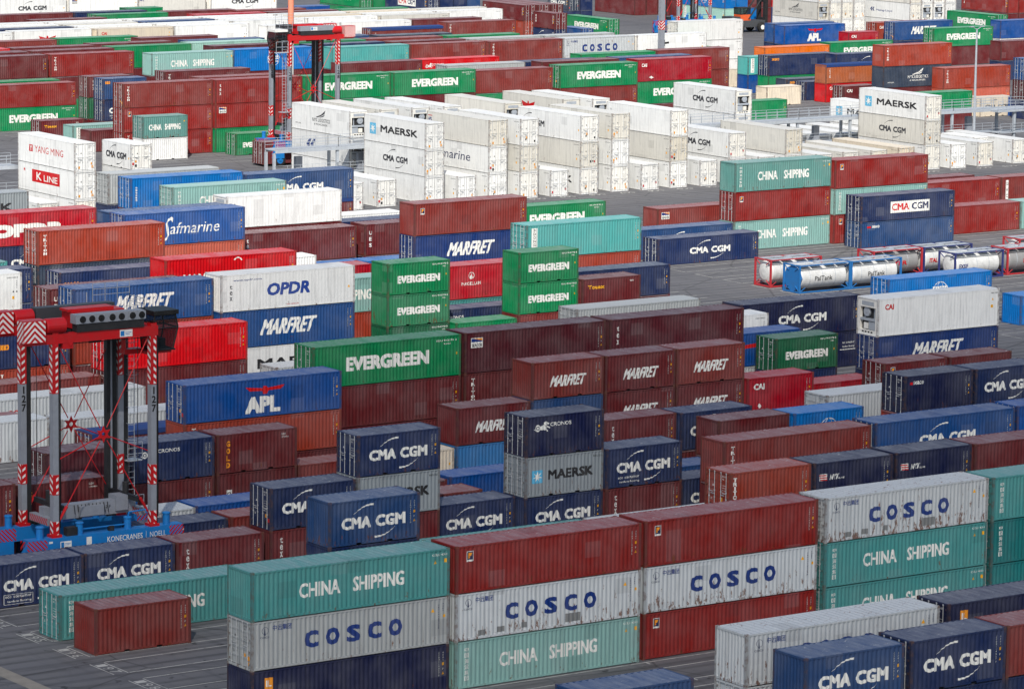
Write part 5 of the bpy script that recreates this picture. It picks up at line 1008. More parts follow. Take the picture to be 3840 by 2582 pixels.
FAR = [
(151.83,194.07,0,'A','4','h','maroon',1),
(170.76,198.65,2.591,'A','2','s','rust',1),
(158.34,203.06,0,'A','2','s','maroon',1),
(101.55,206.15,0,'A','2','h','maroon',1),
(108.15,206.92,0,'A','2','s','navy',1),
(126.84,206.6,0,'A','4','s','maroon',1),
(158.06,206.78,0,'A','2','s','maroon',1),
(114.49,215.4,0,'A','2','s','dmar',1),
(189.93,224.36,0,'A','4','h','navy',1),
(177.02,232.51,0,'A','4','s','cwhite',1),
(114.65,241.03,0,'A','4','s','brown',1),
(140.05,258.75,0,'A','4','s','maroon',1),
(190.29,266.83,0,'A','4','s','maroon',1),
(139.64,287.51,0,'A','4','h','navy',1),
(139.7,292.2,2.896,'A','4','h','teal',1),
(177.36,295.26,0,'A','4','h','bblue',1),
(178.12,297.94,0,'A','4','h','maroon',1),
(191.4,298.29,0,'A','4','h','maroon',1),
(178.38,318.35,2.896,'A','4','h','maroon',1),
(178.3,322.51,2.896,'A','4','h','navy',1),
(231.34,419.62,0,'A','2','s','maroon',1),
(231.12,423.09,0,'A','2','s','maroon',1),
(249.86,402.72,2.896,'A','4','h','green',1),
(274.48,403.05,2.591,'A','4','h','green',1),
(301,404.54,0,'A','4','h','maroon',1),
(288.09,411.35,5.487,'A','4','h','navy',1),
(249.52,439.79,2.896,'A','4','h','maroon',1),
(237.18,444.06,0,'A','4','h','green',1),
(237.18,444.06,2.896,'A','4','h','maroon',1),
(224.61,444.05,2.896,'A','4','h','maroon',1),
(275.2,443.03,2.896,'A','4','h','maroon',1),
(275.72,437.98,2.896,'A','4','h','maroon',1),
(224.8,449.66,5.792,'A','4','h','maroon',1),
(250,451.37,2.896,'A','4','h','maroon',1),
(224.8,454.8,5.792,'A','4','h','red',1),
(275.2,447.95,5.792,'A','4','h','green',1),
(279.73,454.18,5.792,'A','4','h','cblue',1),
(355.15,391.31,0,'A','4','s','ablue',1),
(353.52,388.77,0,'A','4','s','navy',1),
(390.61,434.99,0,'A','4','h','navy',1),
(421.9,470.13,0,'A','4','s','white',1),
(400.88,471.5,0,'A','4','h','navy',1),
(382.75,476.34,0,'A','4','s','navy',1),
(342.66,444.48,0,'A','2','s','cream',1),
(286.7,512.56,5.792,'A','2','h','green',1),
(311.6,505.28,5.792,'A','2','h','ablue',1),
(343.99,533.81,5.792,'B','4','h','green',1),
(341.3,533.8,2.896,'B','4','h','green',1),
(347,519,5.792,'B','4','h','navy',1),
(349.6,519,5.792,'B','4','h','navy',1),
(352.2,519,5.792,'B','4','h','cblue',1),
(392.12,547.14,0,'B','2','h','navy',1),
(394.8,547.1,0,'B','2','h','navy',1),
(394.8,547.1,2.896,'B','2','s','navy',1),
(422.9,539.7,2.896,'B','4','h','bblue',1),
(425.6,539.7,0,'B','4','h','bblue',1),
(425.6,539.7,2.896,'B','4','h','maroon',1),
(428.2,539.7,0,'B','4','h','maroon',1),
(428.2,539.7,2.896,'B','4','h','maroon',1),
(430.8,539.7,0,'B','4','h','mblue',1),
(430.8,539.7,2.896,'B','4','h','red',1),
(459.22,509.96,0,'B','4','h','maroon',1),
(461.8,509.9,0,'B','4','h','maroon',1),
(461.8,509.9,2.896,'B','4','h','flor',1),
(383.9,480.38,0,'A','4','s','navy',1),
]
HIDDEN = [
(100.86,138.52,0,'A','2','s','maroon'),
(100.86,138.52,2.591,'A','2','s','navy'),
(113.65,138.75,0,'A','2','s','maroon'),
(113.65,138.75,2.591,'A','2','s','cblue'),
(120.17,138.81,0,'A','2','s','navy'),
(126.34,138.89,0,'A','4','s','maroon'),
(114.31,144.06,0,'A','4','s','navy'),
(127.04,144.02,0,'A','4','s','maroon'),
(127.04,144.02,2.591,'A','4','s','navy'),
(114.4,181.73,0,'A','2','s','navy'),
(164.63,194.35,0,'A','4','h','navy'),
(177.24,194.55,0,'A','4','h','maroon'),
(139.16,177.2,0,'A','2','s','navy'),
(139.16,177.2,2.591,'A','2','s','maroon'),
(145.34,177.08,0,'A','2','s','navy'),
(145.34,177.08,2.591,'A','2','s','maroon'),
(151.72,177.17,0,'A','2','s','navy'),
(151.72,177.17,2.591,'A','2','s','maroon'),
(157.89,177.01,0,'A','4','s','navy'),
(157.89,177.01,2.591,'A','4','s','maroon'),
(170.76,198.65,0,'A','2','s','maroon'),
(176.93,198.5,0,'A','2','s','navy'),
(176.93,198.5,2.591,'A','2','s','cred'),
(164.52,202.68,0,'A','2','s','navy'),
(151.88,207.13,0,'A','2','s','maroon'),
(152.21,215.96,0,'A','2','s','maroon'),
(158.39,215.9,0,'A','2','s','maroon'),
(164.56,215.92,0,'A','2','s','maroon'),
(170.74,215.71,0,'A','2','s','maroon'),
(183.49,215.89,0,'A','2','s','navy'),
(189.76,215.8,0,'A','2','s','navy'),
(171.08,207.28,0,'A','4','s','navy'),
(152.42,224.45,0,'A','4','h','navy'),
(164.98,224.42,0,'A','4','h','navy'),
(164.98,224.42,2.896,'A','4','h','maroon'),
(183.34,236.81,0,'A','2','h','navy'),
(177.39,245.77,0,'A','4','h','maroon'),
(126.94,257.96,0,'A','2','h','green'),
(126.94,257.96,2.896,'A','2','s','green'),
(139.45,261.62,0,'A','4','s','maroon'),
(139.45,261.62,2.591,'A','4','s','navy'),
(190.19,262.73,0,'A','2','s','maroon'),
(127.88,267.05,0,'A','4','h','rust'),
(127.88,267.05,2.896,'A','4','h','mblue'),
(153.02,267.6,0,'A','4','h','navy'),
(153.02,267.6,2.896,'A','4','h','maroon'),
(190.72,271.67,0,'A','4','h','navy'),
(165.6,275.9,0,'A','4','h','teal'),
(152.25,283.67,0,'A','4','h','maroon'),
(152.7,288.37,0,'A','4','h','maroon'),
(190.66,288.98,0,'A','4','h','navy'),
(166.75,286.59,0,'A','4','s','maroon'),
(139.7,292.2,0,'A','4','h','navy'),
(164.35,294.6,0,'A','4','h','maroon'),
(166.49,300.82,0,'A','4','s','navy'),
(166.49,300.82,2.591,'A','4','s','navy'),
(178.8,301.56,0,'A','4','h','navy'),
(152.67,300.34,0,'A','4','h','maroon'),
(190.16,305.04,0,'A','4','s','navy'),
(190.51,309.32,0,'A','4','s','maroon'),
(178.2,310.26,0,'A','4','h','maroon'),
(178.2,310.26,2.896,'A','4','h','rust'),
(153.22,313.95,0,'A','4','h','maroon'),
(153.22,313.95,2.896,'A','4','h','white'),
(178.38,318.35,0,'A','4','h','navy'),
(178.3,322.51,0,'A','4','h','maroon'),
(190.73,318.24,0,'A','4','h','rust'),
(194.42,346.92,0,'B','2','h','white'),
(180.3,347.9,0,'B','4','h','white'),
(176.3,347.9,0,'B','4','h','white'),
(235.26,363.62,0,'B','4','h','white'),
(235.26,363.62,2.896,'B','4','h','white'),
(239.7,364.01,0,'B','4','h','white'),
(239.7,364.01,2.896,'B','4','h','white'),
(243.7,363.6,0,'B','4','h','white'),
(243.7,363.6,2.896,'B','4','h','white'),
(247.8,363.6,0,'B','4','h','white'),
(247.8,363.6,2.896,'B','4','h','white'),
(251.94,363.56,0,'B','4','h','white'),
(251.94,363.56,2.896,'B','4','h','white'),
(260.61,364.35,0,'B','4','h','white'),
(260.61,364.35,2.896,'B','4','h','white'),
(264.07,363.34,0,'B','4','h','white'),
(264.07,363.34,2.896,'B','4','h','white'),
(272.5,363.6,0,'B','4','h','white'),
(272.5,363.6,2.896,'B','4','h','white'),
(285.55,364.2,0,'B','4','h','white'),
(249.86,402.72,0,'A','4','h','maroon'),
(262.17,402.25,0,'A','4','h','green'),
(274.48,403.05,0,'A','4','s','maroon'),
(286.79,401.7,0,'A','4','h','maroon'),
(237.81,415.98,0,'A','4','h','maroon'),
(237.81,415.98,2.896,'A','4','h','maroon'),
(237.45,407.11,0,'A','4','h','maroon'),
(237.45,407.11,2.896,'A','4','h','maroon'),
(263.5,416.37,0,'A','4','h','navy'),
(263.5,416.37,2.896,'A','4','h','maroon'),
(275.81,416.82,0,'A','4','h','navy'),
(275.81,416.82,2.896,'A','4','h','maroon'),
(275.77,411,0,'A','4','s','navy'),
(275.77,411,2.591,'A','4','h','maroon'),
(287.8,407.07,0,'A','4','h','maroon'),
(287.8,407.07,2.896,'A','4','h','navy'),
(288.09,411.35,0,'A','4','s','navy'),
(288.09,411.35,2.591,'A','4','h','navy'),
(300.4,408.14,0,'A','4','h','navy'),
(300.4,408.14,2.896,'A','4','h','navy'),
(312.27,415.39,0,'A','4','h','maroon'),
(299.19,414.44,0,'A','4','h','maroon'),
(299.19,414.44,2.896,'A','4','h','maroon'),
(249.52,439.79,0,'A','4','h','mblue'),
(224.61,444.05,0,'A','4','h','green'),
(224.8,441.1,0,'A','4','h','maroon'),
(262.13,440.43,0,'A','4','h','maroon'),
(275.2,443.03,0,'A','4','h','maroon'),
(275.72,437.98,0,'A','4','h','maroon'),
(288.03,437.9,0,'A','4','h','maroon'),
(288.03,437.9,2.896,'A','4','h','maroon'),
(300.34,437.23,0,'A','4','h','maroon'),
(300.34,437.23,2.896,'A','4','h','maroon'),
(312.65,437.22,0,'A','4','h','maroon'),
(312.65,437.22,2.896,'A','4','h','maroon'),
(325.09,437.07,0,'A','4','h','maroon'),
(325.09,437.07,2.896,'A','4','h','white'),
(224.8,449.66,0,'A','4','h','maroon'),
(224.8,449.66,2.896,'A','4','h','maroon'),
(237.4,449.66,0,'A','4','h','maroon'),
(237.4,449.66,2.896,'A','4','h','maroon'),
(250,451.37,0,'A','4','h','maroon'),
(262.6,446.66,0,'A','4','h','maroon'),
(262.6,446.66,2.896,'A','4','h','maroon'),
(287.8,442.38,0,'A','4','h','maroon'),
(287.8,442.38,2.896,'A','4','h','maroon'),
(300.4,442.38,0,'A','4','h','maroon'),
(300.4,442.38,2.896,'A','4','h','maroon'),
(313,442.38,0,'A','4','h','maroon'),
(313,442.38,2.896,'A','4','h','maroon'),
(224.8,454.8,0,'A','4','h','maroon'),
(224.8,454.8,2.896,'A','4','h','maroon'),
(237.4,454.8,0,'A','4','h','maroon'),
(237.4,454.8,2.896,'A','4','h','maroon'),
(250,456.51,0,'A','4','h','maroon'),
(250,456.51,2.896,'A','4','h','maroon'),
(262.6,452.66,0,'A','4','h','maroon'),
(262.6,452.66,2.896,'A','4','h','maroon'),
(275.2,447.95,0,'A','4','h','maroon'),
(275.2,447.95,2.896,'A','4','h','maroon'),
(287.8,447.95,0,'A','4','h','maroon'),
(287.8,447.95,2.896,'A','4','h','maroon'),
(300.4,447.52,0,'A','4','h','maroon'),
(300.4,447.52,2.896,'A','4','h','maroon'),
(292.21,452.23,0,'A','4','h','maroon'),
(292.21,452.23,2.896,'A','4','h','maroon'),
(237.21,465.04,0,'A','4','h','maroon'),
(237.21,465.04,2.896,'A','4','h','maroon'),
(250.15,466.12,0,'A','4','h','maroon'),
(250.15,466.12,2.896,'A','4','h','maroon'),
(260.51,462.37,0,'A','4','h','maroon'),
(260.51,462.37,2.896,'A','4','h','maroon'),
(264.03,455.87,0,'A','4','h','maroon'),
(264.03,455.87,2.896,'A','4','h','maroon'),
(279.73,454.18,0,'A','4','h','maroon'),
(279.73,454.18,2.896,'A','4','h','maroon'),
(297.9,462.91,0,'A','4','h','maroon'),
(297.9,462.91,2.896,'A','4','h','maroon'),
(314.52,468.8,0,'A','4','h','maroon'),
(314.52,468.8,2.896,'A','4','h','maroon'),
(237.56,478.25,0,'A','4','h','white'),
(237.56,478.25,2.896,'A','4','h','white'),
(250.63,479.87,0,'A','4','h','white'),
(250.63,479.87,2.896,'A','4','h','white'),
(262.95,478.68,0,'A','4','h','white'),
(262.95,478.68,2.896,'A','4','h','white'),
(275.43,478.94,0,'A','4','h','white'),
(275.43,478.94,2.896,'A','4','h','white'),
(287.61,473.98,0,'A','4','h','white'),
(287.61,473.98,2.896,'A','4','h','white'),
(300.44,475.04,0,'A','4','h','white'),
(300.44,475.04,2.896,'A','4','h','white'),
(312.75,474.99,0,'A','4','h','maroon'),
(312.75,474.99,2.896,'A','4','h','maroon'),
(400.47,475.41,0,'A','4','s','maroon'),
(385.96,464.61,0,'A','2','s','maroon'),
(355.89,447.42,0,'A','4','s','navy'),
(370.26,449.96,0,'A','4','s','navy'),
(355.28,430.3,0,'A','4','s','navy'),
(338.2,452.23,0,'A','4','s','flor'),
(338.2,452.23,2.591,'A','4','s','green'),
(447.71,507.98,0,'B','2','s','green'),
(277.53,537.07,0,'A','4','h','white'),
(277.53,537.07,2.896,'A','4','h','white'),
(290.05,536.97,0,'A','4','h','white'),
(290.05,536.97,2.896,'A','4','h','white'),
(302.37,537.1,0,'A','4','h','white'),
(302.37,537.1,2.896,'A','4','h','white'),
(315.44,537.02,0,'A','4','h','white'),
(315.44,537.02,2.896,'A','4','h','white'),
(262.85,507.85,0,'A','4','h','maroon'),
(262.85,507.85,2.896,'A','4','h','maroon'),
(275.19,507.78,0,'A','4','h','maroon'),
(275.19,507.78,2.896,'A','4','h','maroon'),
(286.7,512.56,0,'A','2','h','maroon'),
(286.7,512.56,2.896,'A','2','h','green'),
(288.19,504.1,0,'A','4','h','maroon'),
(288.19,504.1,2.896,'A','4','h','maroon'),
(298.96,501.57,0,'A','4','h','maroon'),
(298.96,501.57,2.896,'A','4','h','maroon'),
(311.6,505.28,0,'A','2','h','maroon'),
(311.6,505.28,2.896,'A','2','h','maroon'),
(275.88,502.73,0,'A','4','h','maroon'),
(275.88,502.73,2.896,'A','4','h','maroon'),
(289.06,496.74,0,'A','4','h','maroon'),
(289.06,496.74,2.896,'A','4','h','maroon'),
(301.66,496.74,0,'A','4','h','maroon'),
(301.66,496.74,2.896,'A','4','h','maroon'),
(314.26,496.74,0,'A','4','h','maroon'),
(314.26,496.74,2.896,'A','4','h','maroon'),
(237.4,483.9,0,'A','4','h','white'),
(237.4,483.9,2.896,'A','4','h','white'),
(237.4,483.9,5.792,'A','4','h','white'),
(250,483.9,0,'A','4','h','white'),
(250,483.9,2.896,'A','4','h','white'),
(262.6,483.9,0,'A','4','h','white'),
(262.6,483.9,2.896,'A','4','h','white'),
(275.2,483.9,0,'A','4','h','white'),
(275.2,483.9,2.896,'A','4','h','white'),
(287.8,483.9,0,'A','4','h','white'),
(287.8,483.9,2.896,'A','4','h','white'),
(300.4,483.9,0,'A','4','h','white'),
(300.4,483.9,2.896,'A','4','h','white'),
(313,483.9,0,'A','4','h','white'),
(313,483.9,2.896,'A','4','h','white'),
(250,488.18,0,'A','4','h','white'),
(250,488.18,2.896,'A','4','h','white'),
(262.6,488.18,0,'A','4','h','white'),
(262.6,488.18,2.896,'A','4','h','white'),
(275.2,488.18,0,'A','4','h','white'),
(275.2,488.18,2.896,'A','4','h','white'),
(287.8,488.18,0,'A','4','h','white'),
(287.8,488.18,2.896,'A','4','h','white'),
(300.4,488.18,0,'A','4','h','white'),
(300.4,488.18,2.896,'A','4','h','white'),
(313,488.18,0,'A','4','h','white'),
(313,488.18,2.896,'A','4','h','white'),
(325.6,488.18,0,'A','4','h','white'),
(325.6,488.18,2.896,'A','4','h','white'),
(250,492.46,0,'A','4','h','white'),
(250,492.46,2.896,'A','4','h','white'),
(262.6,492.46,0,'A','4','h','white'),
(262.6,492.46,2.896,'A','4','h','white'),
(275.2,492.46,0,'A','4','h','white'),
(275.2,492.46,2.896,'A','4','h','white'),
(287.8,492.46,0,'A','4','h','white'),
(287.8,492.46,2.896,'A','4','h','white'),
(300.4,492.46,0,'A','4','h','white'),
(300.4,492.46,2.896,'A','4','h','white'),
(313,492.46,0,'A','4','h','white'),
(313,492.46,2.896,'A','4','h','white'),
(325.6,492.46,0,'A','4','h','white'),
(325.6,492.46,2.896,'A','4','h','white'),
(262.6,497.17,0,'A','4','h','maroon'),
(262.6,497.17,2.896,'A','4','h','maroon'),
(343.99,533.81,0,'B','4','h','green'),
(343.99,533.81,2.896,'B','4','h','green'),
(341.3,533.8,0,'B','4','h','green'),
(344.41,518.97,0,'B','4','h','navy'),
(344.41,518.97,2.896,'B','4','h','navy'),
(347,519,0,'B','4','h','navy'),
(347,519,2.896,'B','4','h','navy'),
(349.6,519,0,'B','4','h','navy'),
(349.6,519,2.896,'B','4','h','navy'),
(352.2,519,0,'B','4','h','navy'),
(352.2,519,2.896,'B','4','h','navy'),
(374.2,530.7,0,'B','4','h','bblue'),
(376.9,530.7,0,'B','4','h','navy'),
(420.07,565.63,2.896,'B','4','h','maroon'),
(422.7,565.6,2.896,'B','4','h','maroon'),
(425.5,562,2.896,'B','4','h','maroon'),
(428.2,562,0,'B','4','h','maroon'),
(428.2,562,2.896,'B','4','h','maroon'),
(422.9,539.7,0,'B','4','h','ptealw'),
(433.4,539.7,0,'B','4','h','mblue'),
(433.4,539.7,2.896,'B','4','h','maroon'),
(433.8,503.2,0,'B','4','h','white'),
(436.4,503.2,0,'B','4','h','white'),
(439,503.2,0,'B','4','h','white'),
(464.4,509.9,0,'B','4','h','green'),
(464.4,509.9,2.896,'B','4','h','maroon'),
(426.73,476.5,0,'B','4','h','maroon'),
]
CARRIED = (234.7, 387.63); P131 = (396.6, 519.5); RTK = (254.6, 280.0); POLEA = (327.4, 434.55)
# ------------------------------------------------------------------ ground and its painted lines
def ground_material():
    m, nt, b = newmat('asphalt'); L = nt.links; tc = N(nt, 'ShaderNodeTexCoord'); v = tc.outputs['Object']
    n1 = noise(nt, v, .035, 4, .6); n2 = noise(nt, v, .5, 5, .7); n3 = noise(nt, v, 9., 2, .6)
    tr = noise(nt, vmath(nt, 'MULTIPLY', v, (.05, 1.1, 1.)), 1., 3, .6); tr2 = noise(nt, vmath(nt, 'MULTIPLY', v, (1.1, .05, 1.)), 1., 3, .6)
    c = mixc(nt, ramp(nt, n1, .35, .65), lin((108, 108, 111)), lin((92, 92, 96)))
    c = mixc(nt, ramp(nt, n2, .45, .8, 0, .5), c, lin((114, 112, 109)))
    c = mixc(nt, ramp(nt, tr, .50, .72, 0, .55), c, lin((58, 58, 62))); c = mixc(nt, ramp(nt, tr2, .52, .75, 0, .5), c, lin((60, 60, 64)))
    sp = noise(nt, v, 1.1, 3, .6); c = mixc(nt, ramp(nt, sp, .63, .70, 0, .85), c, lin((36, 36, 39)))
    c = mixc(nt, ramp(nt, n3, .55, .8, 0, .2), c, lin((70, 70, 72)))
    w = N(nt, 'ShaderNodeTexWave', wave_type='BANDS', bands_direction='Y'); w.inputs['Scale'].default_value = .234; w.inputs['Distortion'].default_value = 1.2; w.inputs['Detail'].default_value = 3; w.inputs['Detail Scale'].default_value = .6; L.new(v, w.inputs[0])
    c = mixc(nt, math_(nt, 'MULTIPLY', ramp(nt, w.outputs[1], .55, 1., 0, .6), ramp(nt, n2, .3, .7, .2, 1)), c, lin((46, 46, 49)))
    vo = N(nt, 'ShaderNodeTexVoronoi', feature='DISTANCE_TO_EDGE'); vo.inputs['Scale'].default_value = .11; L.new(vmath(nt, 'ADD', v, vmath(nt, 'MULTIPLY', tc.outputs['Object'], (.0, .0, .0))), vo.inputs[0])
    c = mixc(nt, ramp(nt, vo.outputs['Distance'], .0, .012, .6, 0), c, lin((40, 40, 42)))
    L.new(c, b.inputs['Base Color']); b.inputs['Roughness'].default_value = .82; return m
M_ASPH = ground_material()
g = MB(); g.quad((-900, -600, 0), (1700, -600, 0), (1700, 2600, 0), (-900, 2600, 0)); tag(g.build('ground', M_ASPH), kind='structure')
def linemat():
    m, nt, b = newmat('road_paint'); tc = N(nt, 'ShaderNodeTexCoord')
    n = noise(nt, tc.outputs['Object'], 1.3, 5, .75)
    nt.links.new(mixc(nt, ramp(nt, n, .50, .66, .05, .85), lin((182, 181, 176)), lin((100, 100, 102))), b.inputs['Base Color']); b.inputs['Roughness'].default_value = .8; return m
M_LINE = linemat()
def ln(b, x0, x1, y0, y1, z=.004): b.quad((x0, y0, z), (x1, y0, z), (x1, y1, z), (x0, y1, z))
def flat_text(b, polys, ox, oy, z=.004):
    """reading direction -Y, tops towards +X"""
    for q in polys: b.poly([(ox+v, oy-u, z+.0004*getattr(q, 'k', 0)) for u, v in q])
b = MB()
for k in range(-13, 33):
    y = 185.2+4.28*k
    for yy in (y-.12, y+2.62): ln(b, 101.2, 215.0, yy, yy+.10)
    for s in range(1, 9): ln(b, 101.3+12.6*s-.25, 101.3+12.6*s-.15, y-.5, y-.12)
tag(b.build('row_markings', M_LINE), kind='structure')
b = MB()
for k in range(13, 33):
    y = 185.2+4.28*k
    for yy in (y-.12, y+2.62): ln(b, 223.6, 340, yy, yy+.11)
    ln(b, 223.4, 223.5, y-.12, y+2.73)
for k in range(-1, 18):
    y = 398.3+4.28*k
    for yy in (y-.12, y+2.62): ln(b, 224.6, 380, yy, yy+.12)
tag(b.build('row_markings', M_LINE), kind='structure')
b = MB()
for n in range(190, 201):
    y = 185.2+4.28*(196-n)
    flat_text(b, TS(str(n), 0, 2.35, 0, .62, .0, .24), 100.35, y+2.45)
    ln(b, 100.2, 100.27, y-.1, y+2.6); ln(b, 101.08, 101.15, y-.1, y+2.6)
for j in range(-14, 22):
    x = 247.65+4.03*j
    b2 = TS('CC%d' % (9-j % 10), 0, 2.2, 0, .9, .02, .28)
    for q in b2: b.poly([(x+2.3-u, 347.2-v, .004+.0004*getattr(q, 'k', 0)) for u, v in q])
tag(b.build('ground_numbers', M_LINE), kind='structure')
b = MB(); ln(b, 94.9, 95.9, 60, 420); tag(b.build('lane_line', flat('worn_lane_paint', (140, 134, 124), .8, 0, .5, 1.)), kind='structure')
for k, (x, y) in enumerate(((98.6, 193.6), (99.5, 176.6), (219.2, 262), (96.9, 215), (218.8, 318))):
    b = MB(); b.lathe((x, y, .002), (0, 0, 1), [(0, .42), (.008, .42)], 18); tag(b.build('manhole_cover', M_DARK), kind='structure')
# ------------------------------------------------------------------ the cloud that shades the near half of the yard
def cloudmat():
    m = bpy.data.materials.new('cloud'); m.use_nodes = True; nt = m.node_tree; nt.nodes.clear()
    out = N(nt, 'ShaderNodeOutputMaterial'); tr = N(nt, 'ShaderNodeBsdfTransparent'); df = N(nt, 'ShaderNodeBsdfDiffuse'); tl = N(nt, 'ShaderNodeBsdfTranslucent'); a = N(nt, 'ShaderNodeMixShader'); q = N(nt, 'ShaderNodeMixShader')
    df.inputs[0].default_value = (.9, .9, .9, 1); tl.inputs[0].default_value = (.85, .85, .87, 1)
    nt.links.new(df.outputs[0], q.inputs[1]); nt.links.new(tl.outputs[0], q.inputs[2]); q.inputs[0].default_value = .6
    uv = N(nt, 'ShaderNodeUVMap'); sx = N(nt, 'ShaderNodeSeparateXYZ'); nt.links.new(uv.outputs[0], sx.inputs[0])
    tc = N(nt, 'ShaderNodeTexCoord'); n = noise(nt, tc.outputs['Object'], .02, 3, .55)
    dens = ramp(nt, math_(nt, 'ADD', sx.outputs[0], math_(nt, 'MULTIPLY', math_(nt, 'SUBTRACT', n, .5), .5)), 0, 1., 0, CLOUD_DENSITY)
    nt.links.new(dens, a.inputs[0]); nt.links.new(tr.outputs[0], a.inputs[1]); nt.links.new(q.outputs[0], a.inputs[2]); nt.links.new(a.outputs[0], out.inputs[0]); return m
CLOUD_DENSITY = .46
def make_cloud():
    hz = 420.; sh = to_sun*(hz/to_sun.z); cx, cy = 190+sh.x, 95+sh.y; rx, ry = 330., 178.
    nu, nv = 64, 18; rnd = random.Random(5); ph = [rnd.random()*6.28 for _ in range(6)]
    vs2, fs, uvs = [], [], []
    def rad(t): return 1+.06*math.sin(3*t+ph[0])+.04*math.sin(5*t+ph[1])+.02*math.sin(9*t+ph[2])
    for side in (1, -1):
        base = len(vs2)
        for j in range(nv+1):
            s = j/nv
            for i in range(nu):
                t = 2*math.pi*i/nu; r = s*rad(t); z = (1-s*s)**.5*(26 if side > 0 else 9)*(1+.25*math.sin(7*s*math.cos(t)+ph[3])*math.cos(6*s*math.sin(t)+ph[4]))
                vs2.append((rx*r*math.cos(t), ry*r*math.sin(t), side*z)); uvs.append(min(1, (1-s)*3.2))
        for j in range(nv):
            for i in range(nu):
                k = (i+1) % nu; q = (base+j*nu+i, base+(j+1)*nu+i, base+(j+1)*nu+k, base+j*nu+k); fs.append(q if side > 0 else q[::-1])
    me = bpy.data.meshes.new('cloud'); me.from_pydata(vs2, [], fs); uvl = me.uv_layers.new(name='edge')
    for lp in me.loops: uvl.data[lp.index].uv = (uvs[lp.vertex_index], 0)
    me.materials.append(cloudmat()); o = put('cloud', me); o.location = (cx, cy, hz); tag(o, kind='structure')
make_cloud()
# ------------------------------------------------------------------ containers
for rec in STACKS: make_container(rec)
MATS = {}
def fixed(ck, roof):
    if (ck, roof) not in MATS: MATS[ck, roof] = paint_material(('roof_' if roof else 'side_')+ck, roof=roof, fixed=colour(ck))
    return MATS[ck, roof]
def mass(name, recs, label):
    b = MB(); mats = []; idx = {}
    def mi(ck, roof):
        if (ck, roof) not in idx: idx[ck, roof] = len(mats); mats.append(fixed(ck, roof))
        return idx[ck, roof]
    for x, y, z, o, lk, hk, ck, detail in recs:
        L, H = LEN[lk], HGT[hk]; lx, ly = (L, W) if o == 'A' else (W, L); a, r = mi(ck, False), mi(ck, True)
        if not detail: b.box(x+.01, x+lx-.01, y+.01, y+ly-.01, z+.02, z+H-.01, a); continue
        P = side_profile(lx if o == 'A' else ly, False); off = L/2
        for (pa, da), (pb, db) in zip(P, P[1:]):
            if o == 'A': b.quad((x+off+pa, y+.012+da, z+.15), (x+off+pb, y+.012+db, z+.15), (x+off+pb, y+.012+db, z+H-.1), (x+off+pa, y+.012+da, z+H-.1), a)
            else: b.quad((x+.012+da, y+off+pa, z+.15), (x+.012+db, y+off+pb, z+.15), (x+.012+db, y+off+pb, z+H-.1), (x+.012+da, y+off+pa, z+H-.1), a)
        b.box(x+.06, x+lx-.06, y+.06, y+ly-.06, z+.15, z+H-.115, a)
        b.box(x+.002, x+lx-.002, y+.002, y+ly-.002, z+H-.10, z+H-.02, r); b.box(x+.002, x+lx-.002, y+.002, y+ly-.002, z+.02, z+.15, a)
        for px in (x, x+lx-.16):
            for py in (y, y+ly-.12): b.box(px, px+.16, py, py+.12, z, z+H, a)
    tag(b.build(name, mats), label=label, cat='container', kind='stuff')
mass('far_containers', FAR+[h+(0,) for h in HIDDEN], 'mass of far and half buried containers behind the nearer stacks')
# ------------------------------------------------------------------ stripes, straddle carriers
def clip_rect(P, x0, x1, z0, z1):
    for ax, v, s in ((0, x0, 1), (0, x1, -1), (1, z0, 1), (1, z1, -1)):
        R = []
        for i in range(len(P)):
            a, b = P[i], P[(i+1) % len(P)]; ia, ib = (a[ax]-v)*s >= 0, (b[ax]-v)*s >= 0
            if ia: R.append(a)
            if ia != ib:
                t = (v-a[ax])/(b[ax]-a[ax]); R.append((a[0]+(b[0]-a[0])*t, a[1]+(b[1]-a[1])*t))
        P = R
        if len(P) < 3: return []
    return P
def slants(x0, x1, z0, z1, pitch, w, up):
    out = []; n = int(((z1-z0)+(x1-x0)*abs(up))/pitch)+2
    for i in range(-2, n+1):
        z = z0+i*pitch-(x1-x0)*max(0, up); P = [(x0, z), (x1, z+(x1-x0)*up), (x1, z+(x1-x0)*up+w), (x0, z+w)]
        P = clip_rect(P, x0, x1, z0, z1)
        if P: out.append(P)
    return out
def face(b, polys, plane, at, m=0):
    """put 2-D polygons on the plane y=at ('y') or x=at ('x')"""
    for P in polys:
        a2 = at-.0006*getattr(P, 'k', 0); b.poly([((u, a2, v) if plane == 'y' else (a2, u, v)) for u, v in P], m)
def rail_run(b, a, c, h=1.1, n=None, r=.022, rails=(1.1, .75, .4), m=0):
    a = Vector(a); c = Vector(c); n = n or max(1, round((c-a).length/1.5))
    for i in range(n+1):
        p = a+(c-a)*i/n; b.tube(p, p+Vector((0, 0, h)), r, 4, m)
    for z in rails: b.tube(a+Vector((0, 0, z)), c+Vector((0, 0, z)), r, 4, m)
